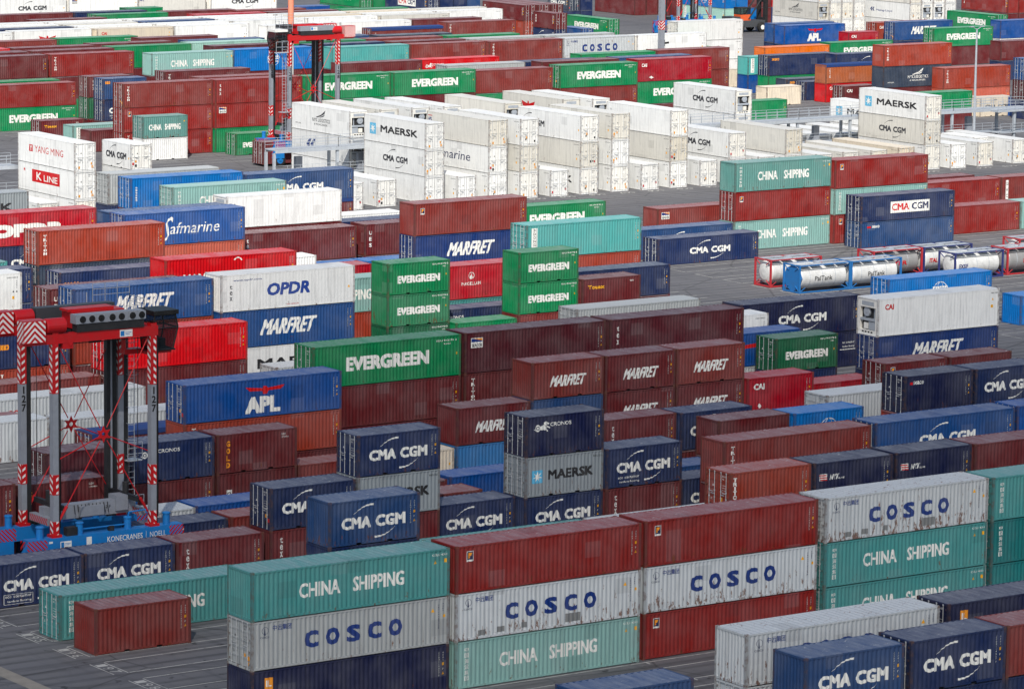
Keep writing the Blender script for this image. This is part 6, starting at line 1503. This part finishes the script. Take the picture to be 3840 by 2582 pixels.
def carrier(loc, number, cab, label, zs=3.5, driver=False):
    r = empty('straddle_carrier', loc, 0, label=label, cat='straddle carrier', group='straddle carriers')
    f = 1 if cab > 0 else -1
    LX, FY = 3.3, 2.0; ZB, ZT = 3.0, 15.3
    for sy in (-1, 1):                                   # wheel beams
        b = MB(); y0, y1 = sorted((sy*(FY-.38), sy*(FY+.34))); b.box(-5.2, 5.2, y0, y1, 2.15, ZB); b.box(-5.35, -4.1, y0, y1, 1.0, 2.15); b.box(4.1, 5.35, y0, y1, 1.0, 2.15)
        b.poly([(-5.35, y0, 1.0), (-5.75, y0, 2.3), (-5.2, y0, ZB), (-5.2, y0, 2.1)]); b.box(-.7, .7, y0, y1, 1.35, 2.15)
        bm = b.build('wheel_beam', M_BLUEP, r)
        yf = y0-.006 if sy < 0 else y0-.006
        q = MB(); face(q, slants(-5.3, -3.95, 2.2, 2.95, .26, .13, -1) + slants(4.3, 5.3, 2.2, 2.95, .26, .13, 1), 'y', yf); face(q, slants(y0, y1, 1.05, 2.95, .4, .2, -1), 'x', -5.356); q.build('hazard_stripes', M_REDP, bm)
        if sy < 0:
            q = MB(); face(q, T('KONECRANES', .05, 2.45, 2.38, .34, .012)+R_(2.68, 2.70, 2.3, 2.8)+T('NOELL', 2.95, 4.05, 2.38, .34, .0), 'y', yf-.004); q.build('lettering', M_WHITEP, bm)
            q = MB(); face(q, R_(-3.1, -2.35, 2.3, 2.75)+R_(-1.35, -1.0, 2.3, 2.85)+R_(-3.85, -3.6, 2.7, 2.82), 'y', yf-.003); q.build('sign', M_WHITEP, bm)
            q = MB(); face(q, R_(-3.05, -2.85, 2.36, 2.7), 'y', yf-.006); face(q, R_(-2.8, -2.42, 2.60, 2.63)+R_(-2.8, -2.5, 2.52, 2.55), 'y', yf-.006); q.build('logo', M_BLUEP, bm)
        for x in (-4.6, -1.75, 1.75, 4.6):               # wheels
            w = empty('wheel', (x, sy*FY, .80)); w.parent = r
            b = MB(); b.lathe((0, -.24, 0), (0, 1, 0), [(0, .55), (.04, .74), (.12, .80), (.36, .80), (.44, .74), (.48, .55)], 22); b.build('tyre', M_RUB, w, smooth=False)
            b = MB(); b.lathe((0, -.26, 0), (0, 1, 0), [(0, .20), (.02, .42), (.5, .42), (.52, .2)], 14); b.build('rim', M_BLUEP, w)
            b = MB(); b.box(x-.14, x+.14, sy*FY-.33, sy*FY-.27, .7, 2.2); b.build('wheel_fork', M_BLUEP, r)
            b = MB(); xx = x*.93; b.lathe((xx, sy*(FY-.02), ZB), (0, 0, 1), [(0, .22), (.62, .22), (.64, .26), (.70, .26), (.74, .20)], 14); b.build('suspension_cylinder', M_BLUEP, r)
        b = MB(); z = ZB+.28; b.tube((-1.7, sy*FY, z), (1.6, sy*FY, z), .05); b.tube((1.6, sy*FY, z), (1.7, sy*FY, z+.7), .05); b.tube((1.7, sy*FY, z+.7), (3.0, sy*FY, z+.75), .05); b.tube((-1.7, sy*FY, z), (-1.8, sy*FY, ZB), .05); b.build('pipe', M_BLUEP, r)
        b = MB(); b.box(-2.6, -1.9, sy*FY-.25, sy*FY+.2, ZB, ZB+.5); b.box(.3, .6, sy*FY-.2, sy*FY+.1, ZB, ZB+.3); b.build('valve_box', M_DARK, r)
        for sx in (-1, 1):                                # legs
            x0, x1, y0, y1 = sx*LX-.18, sx*LX+.18, sy*FY-.22, sy*FY+.22
            b = MB(); b.box(x0, x1, y0, y1, ZB, ZT); leg = b.build('leg', M_GREYP, r)
            bands = [(ZB, ZB+.95), (5.55, 6.75), (11.6, ZT)]
            fx = sx*LX
            for za, zb in bands:
                top = zb if zb < 15 else 14.5
                b = MB(); b.box(x0-.012, x1+.012, y0-.012, y1+.012, za, zb)
                if za == ZB: b.box(x0-.15, x1+.15, y0-.1, y1+.1, ZB-.02, ZB+.16)
                b.build('warning_band', M_REDP, leg); w_ = MB()
                if sy < 0: face(w_, slants(fx, x1-.03, za+.05, top, .42, .19, .7) if sx < 0 else slants(fx-.02, x1-.03, za+.05, top, .42, .19, -.9), 'y', y0-.016)
                else: face(w_, slants(x0+.05, x1-.1, za+.05, top, .42, .16, .7), 'y', y0-.016)
                face(w_, slants(y0+.04, y1-.04, za+.05, top, .42, .19, .7), 'x', x0-.016)
                w_.build('warning_stripes', M_WHITEP, leg)
            if number and (sy < 0 and sx == f or sy > 0 and sx < 0 or sy < 0 and f < 0 and sx > 0):
                q = MB(); face(q, TV(number, (x0+x1)/2, 11.5, 9.9, .44, .28, .03), 'y', y0-.006); q.build('number', M_BLACK, leg)
            b = MB(); xi = sx*(LX-.30)*-1; b.box(*sorted((sx*LX+.19, sx*LX+(.30 if sy < 0 else .52))), y0+.08, y1-.02, ZB, ZT-.8); b.build('guide_rail', M_DARK, leg)
            b = MB(); b.tube((sx*LX+.46, sy*FY+.1, ZB+.5), (sx*LX+.46, sy*FY+.1, ZT-.8), .03, 5); b.build('cable', M_BLACK, leg)
        zst = 8.85; c = Vector((0, sy*FY, zst))              # cross bracing with a star plate
        b = MB(); pts = []
        for i in range(12):
            t = 2*math.pi*i/12+math.pi/6; rr = .52 if i % 2 == 0 else .26; pts.append((rr*math.cos(t), rr*math.sin(t)))
        for yy, s in ((-.03, 1), (.03, -1)):
            for i in range(12):
                a_, b_ = pts[i], pts[(i+1) % 12]; u1 = [(p[0]*.13/math.hypot(*p), p[1]*.13/math.hypot(*p)) for p in (a_, b_)]
                q = [(u1[0][0], c.y+yy, c.z+u1[0][1]), (a_[0], c.y+yy, c.z+a_[1]), (b_[0], c.y+yy, c.z+b_[1]), (u1[1][0], c.y+yy, c.z+u1[1][1])]; b.poly(q[::s])
        for i in range(12):
            a_, b_ = pts[i], pts[(i+1) % 12]; b.quad((a_[0], c.y-.03, c.z+a_[1]), (b_[0], c.y-.03, c.z+b_[1]), (b_[0], c.y+.03, c.z+b_[1]), (a_[0], c.y+.03, c.z+a_[1]))
        b.build('brace_star', M_REDP, r)
        for tx, tz in ((-LX+.3, 14.4), (LX-.3, 14.4), (-LX+.3, 3.9), (LX-.3, 3.9), (-LX+.3, 7.6), (LX-.3, 7.6)):
            t = Vector((tx, c.y, tz)); d = (t-c).normalized(); b = MB(); b.tube(c+d*.45, t, .035, 5)
            if tz == 3.9: b.tube(t-d*1.0, t, .10, 6, r2=.07)
            b.build('brace_rod', M_REDP, r)
        b = MB(); b.box(-LX-2.1*(f > 0)-.3*(f < 0), LX+2.1*(f < 0)+.3*(f > 0), sy*FY-.22, sy*FY+.22, 14.55, 15.12); b.box(-LX+.5, -LX+1.2, sy*FY-.2, sy*FY+.2, 14.2, 14.55); b.build('top_girder', M_REDP, r)
        xb = -f*(LX+1.45)                                   # counterweight boxes with chevrons
        b = MB(); b.box(xb-.72, xb+.72, sy*FY-.42, sy*FY+.42, 14.72, 16.05); bx = b.build('counterweight', M_REDP, r)
        q = MB(); face(q, slants(xb-.7, xb, 14.76, 16.0, .36, .17, 1)+slants(xb, xb+.7, 14.76, 16.0, .36, .17, -1), 'y', sy*FY-.426); face(q, slants(sy*FY-.40, sy*FY+.40, 14.76, 16.0, .36, .17, -1), 'x', xb-.726); q.build('chevrons', M_WHITEP, bx)
        b = MB(); b.lathe((-f*(LX-.15)-.75, sy*FY, 15.6), (1, 0, 0), [(0, .40), (.06, .46), (1.25, .46), (1.3, .40)], 20); b.poly([(-f*(LX-1.0)-.5, sy*FY-.24, 15.1), (-f*(LX-1.0), sy*FY-.24, 14.3), (-f*(LX-1.0)+.5, sy*FY-.24, 15.1)]); b.build('hoist_drum', M_REDP, r)
    for x in (-LX, 0, LX):
        b = MB(); b.box(x-.28, x+.28, -FY+.22, FY-.22, 14.6, 15.1); b.build('cross_girder', M_REDP, r)
    b = MB(); b.box(-LX+1.9, LX-1.2, -.8, .5, 15.12, 16.1); b.box(-LX+1.7, LX-1.8, -.6, .4, 16.1, 16.25); b.build('engine_hood', M_REDP, r)
    b = MB(); rnd = random.Random(2)
    for i in range(26):
        xx = rnd.uniform(-LX+.4, LX-.4); yy = rnd.uniform(-1.7, 1.6); b.box(xx, xx+rnd.uniform(.2, .8), yy, yy+rnd.uniform(.1, .5), 14.3+rnd.random()*.3, 14.7+rnd.random()*.8)
    for i in range(8): b.tube((-LX+.3, -1.9+.5*i, 14.45), (LX-.3, -1.8+.5*i, 14.4+.1*(i%3)), .035, 4)
    b.build('cable_and_pipe_clutter', M_DARK, r)
    xa, xb = (-LX+1.3, LX-.7)
    b = MB(); b.box(xa, xb, -FY-.35, -FY+.35, 15.62, 16.16); b.box(xa+.1, xb, -FY-.30, -FY+.3, 15.14, 15.62, 1); box = b.build('radiator_box', [M_GREYP, M_DARK], r)
    if f > 0:
        for i in range(7):
            q = MB(); x = xa+.45+i*.62+(.12 if i > 2 else 0)+(.12 if i > 4 else 0); q.box(x-.27, x+.27, -FY-.372, -FY-.35, 15.64, 16.12); q.lathe((x, -FY-.372, 15.88), (0, -1, 0), [(0, .21), (.03, .20), (.03, .06), (.06, .05)], 14, 1); q.build('fan', [M_GREYP, M_BLACK], box)
    q = MB(); face(q, R_(1.0 if f > 0 else -.6, 1.85 if f > 0 else .3, 14.62 if f > 0 else 15.66, 15.05 if f > 0 else 16.06), 'y', -FY-(.226 if f > 0 else .356)); q.build('sign', M_WHITEP, r)
    q = MB(); xx = 1.05 if f > 0 else -.55; zz = 14.68 if f > 0 else 15.72; face(q, R_(xx, xx+.25, zz, zz+.3)+R_(xx+.32, xx+.72, zz+.18, zz+.21)+R_(xx+.32, xx+.62, zz+.08, zz+.11), 'y', -FY-(.232 if f > 0 else .362)); q.build('logo', M_BLUEP, r)
    b = MB(); b.box(-LX+.8, LX-.5, FY-.35, FY+.35, 15.2, 16.1); b.build('electric_cabinet', M_DKG, r)
    # cab
    cx = f*(LX+1.25); cyy = -.6 if f > 0 else -1.35
    def bar(b, p, q_, m=0): b.tube(p, q_, .05, 5, m)
    C = [(-.75, -.85), (.75, -.85), (.75, .85), (-.75, .85)]
    lo = [(cx+(a_*.72 if a_*f > 0 else a_), cyy+b_*.9, 13.5) for a_, b_ in C]; mid = [(cx+a_*1.12, cyy+b_, 14.8) for a_, b_ in C]; hi = [(cx+a_*(.9 if a_*f > 0 else 1.), cyy+b_, 15.6) for a_, b_ in C]
    b = MB()
    for ring_ in (lo, mid, hi):
        for i in range(4): bar(b, ring_[i], ring_[(i+1) % 4])
    for i in range(4): bar(b, lo[i], mid[i]); bar(b, mid[i], hi[i])
    b.box(cx-.72, cx+.72, cyy-.78, cyy+.78, 13.43, 13.51); cab_ = b.build('cab', M_BLACK, r)
    b = MB(); b.poly([(p[0], p[1], p[2]) for p in hi]); b.box(cx-.85, cx+.85, cyy-.95, cyy+.95, 15.61, 15.87); b.build('cab_roof', M_WHITEP if f < 0 else M_BLACK, cab_)
    for i in range(4):
        j = (i+1) % 4
        for A, B_ in ((lo, mid), (mid, hi)):
            q = MB(); q.poly([A[i], A[j], B_[j], B_[i]]); q.build('window_pane', M_CAB, cab_)
    b = MB(); b.box(cx-.3, cx+.3, cyy-.3, cyy+.3, 13.6, 14.1); b.box(cx-f*.3-.08, cx-f*.3+.08, cyy-.3, cyy+.3, 14.1, 14.8); b.build('seat', M_DARK, cab_)
    b = MB(); b.box(*sorted((f*(LX+.1), cx+f*.6)), cyy-.5, cyy+.5, 13.25, 13.42); b.box(*sorted((f*(LX-.9), f*(LX+.3))), -.3, .3, 13.2, 13.5); b.tube((f*(LX-.8), 0, 13.3), (f*(LX-.8), 0, 14.7), .16, 6); b.build('cab_bracket', M_REDP, r)
    if f < 0:
        b = MB(); rail_run(b, (cx-.8, cyy-1.15, 13.3), (cx+.8, cyy-1.15, 13.3), 1.2, 2, .03, (1.2, .6)); b.box(cx-.85, cx+.85, cyy-1.2, cyy-.8, 13.2, 13.3); b.build('handrail', M_STEEL, r)
    b = MB(); zt = 16.35                                    # service platforms and rails on top
    rail_run(b, (f*.9, .9, zt), (f*3.4, .9, zt), 1.1, 3); rail_run(b, (f*2.2, -.9, 15.5), (f*3.4, -.9, 15.5), 1.2, 2); rail_run(b, (f*3.4, -.9, 15.5), (f*3.4, .9, 15.5), 1.2, 2); b.tube((0, 0, 16.5), (0, 0, 17.1), .03); b.tube((-f*1.5, .5, 16.5), (-f*1.5, .5, 16.9), .03); b.build('top_handrail', M_STEEL, r)
    # ladder with a cage on the rear leg
    lx_, ly_ = (LX+.75, FY-.1) if f > 0 else (-LX+.62, -FY-.05)
    b = MB()
    if f < 0: lx_, ly_ = -LX-.75, -FY-.1
    for d in (-.22, .22): b.tube((lx_+d, ly_, 3.2), (lx_+d, ly_, 15.6), .025, 4)
    for i in range(34): b.tube((lx_-.22, ly_, 3.4+i*.36), (lx_+.22, ly_, 3.4+i*.36), .016, 4)
    for i in range(9):
        z = 6.6+i*1.0; P = [(lx_+.38*math.cos(a_), ly_-.1-.42*math.sin(a_), z) for a_ in [math.pi*k/6 for k in range(7)]]
        for p, q_ in zip(P, P[1:]): b.tube(p, q_, .014, 4, caps=False)
    b.box(lx_-.5, lx_+.5, ly_-.5, ly_+.4, 6.3, 6.36); rail_run(b, (lx_-.5, ly_-.5, 6.36), (lx_+.5, ly_-.5, 6.36), 1.1, 2); rail_run(b, (lx_-.6, ly_-.5, 3.1), (lx_+.6, ly_-.5, 3.1), 1.1, 2); b.build('ladder', M_STEEL, r)
    b = MB(); b.box(LX-.95, LX-.30, FY-.2, FY+.2, ZB, ZT-.6); b.build('hoist_column', M_DARK, r)
    b = MB(); b.box(LX-.72, LX-.60, FY-.215, FY-.2, ZB+.3, ZT-1); b.build('cable_channel', M_GREYP, r)
    # spreader
    sp = empty('spreader', (0, 0, zs)); sp.parent = r
    b = MB(); b.box(-3.1, 3.1, -.32, .32, .1, .95); b.box(-.8, .8, -.6, .6, .2, .8); b.box(1.7, 2.5, -.5, .5, .3, 1.2); b.build('main_beam', M_GREYP, sp)
    for s in (-1, 1):
        b = MB(); b.box(s*3.1-.2, s*3.1+.2, -1.15, 1.15, .0, .45); face(b, slants(-1.1, 1.1, .02, .42, .3, .15, 1), 'x', s*3.1-.206, 1); b.build('end_beam', [M_GREYP, M_REDP], sp)
        b = MB(); b.box(s*2.6-.12, s*2.6+.12, -FY+.3, FY-.3, .95, 1.25); b.tube((s*2.6, 0, 1.2), (s*2.6, 0, 1.9), .2, 8); b.build('head_block', M_DARK, sp)
        for sy in (-1, 1):
            b = MB(); b.tube((s*2.6, sy*(FY-.5), 1.2), (s*2.6, sy*(FY-.5), 14.5-zs), .02, 4); b.build('hoist_rope', M_BLACK, sp)
    q = MB(); face(q, T('NTS 62 F', .3, 1.4, .5, .18, .01), 'y', -.326); q.build('lettering', M_BLACK, sp)
    b = MB()
    rnd = random.Random(int(number or 5))
    for i in range(10):
        x = -1.1+.25*i; b.tube((x, -.36, .9), (x+.1*rnd.random(), -.42-.1*rnd.random(), .2+.3*rnd.random()), .025, 4)
    b.build('hydraulic_hoses', M_BLACK, sp)
    return r
def glassmat():
    m, nt, b = newmat('cab_glass'); b.inputs['Base Color'].default_value = (.02, .025, .03, 1); b.inputs['Roughness'].default_value = .05
    tr = N(nt, 'ShaderNodeBsdfTransparent'); tr.inputs[0].default_value = (.55, .58, .6, 1); mx = N(nt, 'ShaderNodeMixShader'); mx.inputs[0].default_value = .45
    out = [n for n in nt.nodes if n.type == 'OUTPUT_MATERIAL'][0]; nt.links.new(tr.outputs[0], mx.inputs[1]); nt.links.new(b.outputs[0], mx.inputs[2]); nt.links.new(mx.outputs[0], out.inputs[0]); return m
M_CAB = glassmat()
carrier((111.17, 203.75, 0), '127', 1, 'red and blue straddle carrier standing empty over the near row, cab at its right end')
c128 = carrier((241.0, 388.85, 0), '128', -1, 'straddle carrier with white-roofed cab at its left end, carrying a maroon container low')
carrier((P131[0], P131[1], 0), '131', 1, 'far straddle carrier cut off by the top edge, standing behind a white container', zs=9)
make_container((CARRIED[0], CARRIED[1], .25, 'A', '4', 's', 'maroon', 'plain', 'd', 0, 'maroon container with white rods hanging low inside the carrier with the white cab roof', 'stacked shipping containers'))
# ------------------------------------------------------------------ driver in the cab (one continuous figure)
def person(loc, rz, label):
    r = empty('person', loc, rz, label=label, cat='person')
    V = [(0,0,.0),(0,0,.25),(0,.02,.50),(0,.02,.60),(0,.03,.74),(0,.03,.84),(.19,.02,.48),(.25,.14,.25),(.20,.36,.22),(-.19,.02,.48),(-.25,.14,.25),(-.20,.36,.22),(.10,.02,-.02),(.13,.42,.02),(.13,.46,-.40),(-.10,.02,-.02),(-.13,.42,.02),(-.13,.46,-.40)]
    E = [(0,1),(1,2),(2,3),(3,4),(4,5),(2,6),(6,7),(7,8),(2,9),(9,10),(10,11),(0,12),(12,13),(13,14),(0,15),(15,16),(16,17)]
    Rr = [.15,.15,.13,.055,.10,.085,.065,.05,.038,.065,.05,.038,.09,.07,.05,.09,.07,.05]
    me = bpy.data.meshes.new('body'); me.from_pydata(V, E, []); o = put('body', me, r); me.materials.append(M_VEST); me.materials.append(M_SKIN)
    md = o.modifiers.new('skin', 'SKIN'); me.skin_vertices.new() if not me.skin_vertices else None
    for v, q in zip(me.skin_vertices[0].data, Rr): v.radius = (q, q)
    me.skin_vertices[0].data[0].use_root = True
    s = o.modifiers.new('sub', 'SUBSURF'); s.levels = 1; s.render_levels = 1
    b = MB(); b.lathe((0, .03, .84), (0, 0, 1), [(0, .135), (.05, .13), (.10, .09), (.13, .03)], 12); b.build('helmet', M_WHITEP, r)
    return r
person((241.0-3.3-1.25, 388.85-1.35, 14.18), math.pi*.5, 'driver in an orange vest seated inside the cab with the white roof')
# ------------------------------------------------------------------ tank containers
def tank(x, y, fc, tc_, text, label, endplate=False):
    fm, tm = fc, tc_; L, H = 6.058, 2.591
    r = empty('tank_container', (x+L/2, y+W/2, .0), 0, label=label, cat='tank container', group='tank containers on the open slots')
    b = MB(); X, Y = L/2, W/2
    for sx in (-1, 1):
        for sy in (-1, 1):
            b.box(*sorted((sx*X, sx*(X-.15))), *sorted((sy*Y, sy*(Y-.15))), 0, H)
            xa, ya = sx*(X-.07), sy*(Y-.07)
            b.tube((xa, ya, .12), (xa, ya*.45, .62), .05, 5); b.tube((xa, ya, H-.1), (xa, ya*.4, H-.55), .05, 5)
        b.box(*sorted((sx*(X-.01), sx*(X-.12))), -Y+.15, Y-.15, H-.13, H-.01); b.box(*sorted((sx*(X-.01), sx*(X-.12))), -Y+.15, Y-.15, .02, .16)
    for sy in (-1, 1):
        b.box(-X+.15, X-.15, *sorted((sy*(Y-.01), sy*(Y-.10))), .03, .15); b.box(-X+.15, X-.15, *sorted((sy*(Y-.01), sy*(Y-.08))), H-.12, H-.03)
        b.tube((-X+.1, sy*(Y-.06), .12), (-X+.9, sy*(Y-.3), .45), .04, 5); b.tube((X-.1, sy*(Y-.06), .12), (X-.9, sy*(Y-.3), .45), .04, 5)
    if endplate: b.lathe((-X+.16, 0, H/2), (1, 0, 0), [(-.04, 1.22), (.02, 1.24), (.3, 1.10)], 8)
    b.build('frame', fm, r)
    R_t = 1.09; b = MB(); b.lathe((-X+.14, 0, H/2+.04), (1, 0, 0), [(0, .3), (.06, .7), (.20, .98), (.34, R_t), (L-.62, R_t), (L-.48, .98), (L-.34, .7), (L-.28, .3)], 36); tk = b.build('tank', tm, r, smooth=False)
    for xx in (-1.7, -.2, 1.3):
        b = MB(); b.lathe((xx, 0, H/2+.04), (1, 0, 0), [(0, R_t+.001), (.0, R_t+.008), (.05, R_t+.008), (.05, R_t+.001)], 36); b.build('strap', M_STEEL, tk)
    b = MB(); [b.box(xx, xx+1.2, y0, y1, H-.05, H-.02) for xx in (-X+.25, -X+1.6, X-2.8, X-1.45) for y0, y1 in ((-1.08, -.3), (.25, 1.0))]; b.box(-.3, .3, -.3, .25, H-.2, H-.02); b.build('walkway', M_STEEL, r)
    if text:
        q = MB(); pl = T(text[0], text[1], text[2], 1.05, .42, text[3])
        for p in pl:
            for c in clip_z(p, [.8+.08*i for i in range(14)]):
                q.poly([(u, -((max(0, (R_t+.012)**2-(v-H/2-.04)**2))**.5)-.0005*getattr(p, 'k', 0), v) for u, v in c])
        q.build('lettering', text[4], r)
        q = MB(); q.box(1.4, 2.1, -R_t*.985, -R_t*.98, 1.0, 1.35)
    return r
def clip_z(P, br):
    out = []
    for q in clip_cells([(b_, a_) for a_, b_ in P], br): out.append([(b_, a_) for a_, b_ in q])
    return out
M_BFR = flat('blue_frame', (28, 104, 168), .45); M_RFR = flat('red_frame', (176, 44, 52), .45); M_NFR = flat('navy_frame', (44, 52, 110), .45); M_TGR = flat('grey_jacket', (140, 140, 140), .35)
tank(223.75, 275.4, M_BFR, M_TANK, ('PalTank', -1.1, .95, .01, M_BLACK), 'blue framed tank container with solid blue end, nearest the lane', True)
tank(229.85, 275.4, M_BFR, M_TANK, ('PalTank', -.9, 1.1, .01, M_BLACK), 'blue framed white tank container behind the bright blue container roof')
tank(223.85, 279.75, M_RFR, M_TANK, None, 'red framed tank container with an open grey octagonal end')
tank(236.1, 279.7, M_RFR, M_TGR, ('HOYER', -1.9, 1.2, .05, M_REDP), 'red framed grey tank container with large red capitals')
tank(242.3, 279.7, M_NFR, M_TANK, ('ITAL', -2.2, -1.2, .05, M_REDP), 'navy framed white tank container at the back of the tank rows')
tank(242.0, 274.9, M_NFR, M_TANK, ('EXSIF', -2.4, -1.3, .03, M_NFR), 'navy framed white tank container with black straps, in front')
tank(248.9, 275.3, M_RFR, M_TGR, ('HOYER', -.9, 2.0, .05, M_REDP), 'red framed grey tank container at the right picture edge')
tank(RTK[0], RTK[1], M_RFR, M_TANK, None, 'red framed tank container farthest back at the right edge')
# ------------------------------------------------------------------ reefer walkway gantry between the two racks
gt = empty('walkway_gantry', (247, 361.9, 0), 0, label='grey steel walkway gantry running between the two rows of white containers', cat='walkway')
x = -82.
while x < 77:
    x2 = x+8.05
    if -60 < x < -28: x = -27.; continue
    b = MB(); b.box(x, x2-.01, -1.05, 1.05, 5.1, 5.16); b.box(x, x2-.01, -1.12, -1.05, 4.85, 5.22); b.box(x, x2-.01, 1.05, 1.12, 4.85, 5.22); b.build('deck', M_STEEL, gt)
    b = MB(); rail_run(b, (x, -1.08, 5.2), (x2, -1.08, 5.2), 1.1, 5, .028, (1.1, .75, .4)); b.build('handrail', M_STEEL, gt)
    b = MB(); rail_run(b, (x, 1.08, 5.2), (x2, 1.08, 5.2), 1.1, 5, .028, (1.1, .75, .4)); b.build('handrail', M_STEEL, gt)
    for yy in (-.85, .85):
        b = MB(); b.box(x-.15, x+.15, yy-.12, yy+.12, 0, 4.85); b.build('column', M_STEEL, gt)
    b = MB(); b.box(x, x2-.01, -1.0, 1.0, 2.3, 2.36); rail_run(b, (x, -1.0, 2.36), (x2, -1.0, 2.36), 1.1, 5, .025); b.build('lower_deck', M_STEEL, gt)
    b = MB(); b.box(x+3.5, x+4.3, .3, .8, 2.4, 4.2); b.build('socket_cabinet', M_GREYP, gt)
    x = x2
for xx in (78.5, 81.5):
    for yy in (-2.2, 1.0):
        b = MB(); b.box(xx-.15, xx+.15, yy-.15, yy+.15, 0, 4.85); b.build('column', M_STEEL, gt)
b = MB(); b.box(75.5, 82.5, -2.6, 1.4, 4.85, 5.1); rail_run(b, (75.5, -2.6, 5.1), (82.5, -2.6, 5.1), 1.1, 5, .03); rail_run(b, (82.5, -2.6, 5.1), (82.5, 1.4, 5.1), 1.1, 3, .03); rail_run(b, (75.5, 1.4, 5.1), (82.5, 1.4, 5.1), 1.1, 5, .03); b.build('end_platform', M_STEEL, gt)
b = MB()
for i in range(14): b.box(83.9-.27*i-.25, 83.9-.27*i, -2.4, -1.5, .35*i, .35*i+.04)
b.tube((84.1, -2.42, .1), (80.2, -2.42, 5.0), .06, 4); b.tube((84.1, -1.48, .1), (80.2, -1.48, 5.0), .06, 4); rail_run(b, (76, -2.5, 2.3), (83, -2.5, 2.3), 1.1, 4, .03); b.box(76, 83, -2.5, .8, 2.24, 2.3); b.build('stair', M_STEEL, gt)
# ------------------------------------------------------------------ masts, light pole, reach stacker
def bands(x, y, r, h, segs, label, name='signal_mast', cat='mast'):
    t = empty(name, (x, y, 0), 0, label=label, cat=cat)
    for z0, z1, m in segs:
        b = MB(); b.lathe((0, 0, z0), (0, 0, 1), [(0, r), (z1-z0, r)], 20); b.build('band', m, t)
    return t
M_SALM = flat('salmon_band', (232, 142, 112), .6, 0, .1)
bands(249.75, 406.1, .36, 46, [(0, 14.6, M_WHITEP), (14.6, 24, M_SALM), (24, 33, M_WHITEP), (33, 42, M_SALM)], 'tall round mast with salmon and white bands, behind the carrier with white cab roof')
t = empty('light_pole', (337.0, 380.0, 0), 0, label='slim grey lighting pole beside the walkway stair, twin lamp arms', cat='light pole')
b = MB(); b.lathe((0, 0, 0), (0, 0, 1), [(0, .2), (13.2, .11)], 10); b.build('pole', M_STEEL, t)
for s in (-1, 1):
    b = MB(); b.tube((0, 0, 13.1), (s*.8, 0, 13.45), .05, 5); b.box(s*.9-.3, s*.9+.3, -.15, .15, 13.42, 13.54); b.build('lamp', M_STEEL, t)
t = empty('steel_mast', (POLEA[0], POLEA[1], 0), 0, label='tall grey steel post with a red and white band, in front of a white container', cat='mast')
b = MB(); b.box(-.35, .35, -.3, .3, 0, 26); b.build('post', M_GREYP, t)
b = MB(); b.box(-.37, .37, -.32, .32, 9.6, 10.85); b.build('warning_band', M_REDP, t)
b = MB(); face(b, slants(-.33, .33, 9.65, 10.8, .42, .18, .8), 'y', -.33); face(b, slants(-.28, .28, 9.65, 10.8, .42, .18, .8), 'x', -.38); b.build('warning_stripes', M_WHITEP, t)
b = MB(); b.box(.35, .5, -.2, .2, 7.3, 8.2); b.tube((.4, 0, 7.7), (1.1, -.3, 7.8), .15, 6); b.build('bracket', M_BLACK, t)
def stacker(loc, rz):
    t = empty('reach_stacker', loc, rz, label='orange mobile lift truck with dark upright mast behind the royal blue container', cat='lift truck')
    b = MB(); b.box(-3.6, 3.2, -1.4, 1.4, .9, 2.0); b.box(-3.9, -2.2, -1.5, 1.5, 1.2, 2.7); b.build('chassis', M_DKG, t)
    cb = empty('cab', (-.6, 0, 2.6)); cb.parent = t
    b = MB(); b.box(-1.2, 1.0, -.9, .9, -.6, .4); b.build('cab_body', M_ORNG, cb)
    b = MB(); b.box(-1.1, .9, -.85, .85, .4, 1.5); b.build('cab_window', M_CAB, cb)
    b = MB(); b.box(-1.25, 1.05, -.95, .95, 1.5, 1.62)
    for sx in (-1.15, .95):
        for sy in (-.88, .88): b.box(sx-.05, sx+.05, sy-.05, sy+.05, .4, 1.5)
    b.build('cab_frame', M_DARK, cb)
    for sx in (-2.4, 2.3):
        for sy in (-1.6, 1.6):
            w = empty('wheel', (sx, sy, .85)); w.parent = t; b = MB(); b.lathe((0, -.3, 0), (0, 1, 0), [(0, .6), (.1, .85), (.5, .85), (.6, .6)], 18); b.build('tyre', M_RUB, w)
            b = MB(); b.lathe((0, -.32, 0), (0, 1, 0), [(0, .4), (.64, .4)], 12); b.build('rim', M_WHITEP, w)
    b = MB()
    for sy in (-.9, .9): b.box(3.3, 3.9, sy-.3, sy+.3, .6, 17)
    for z in range(2, 17, 3): b.box(3.4, 3.8, -.6, .6, z, z+.4)
    b.build('mast', M_DARK, t)
    b = MB(); b.tube((0, .9, 2.2), (3.4, .9, 6.5), .14, 6); b.tube((0, -.9, 2.2), (3.4, -.9, 6.5), .14, 6); b.build('tilt_ram', M_DARK, t)
stacker((414.5, 526.5, 0), 0)
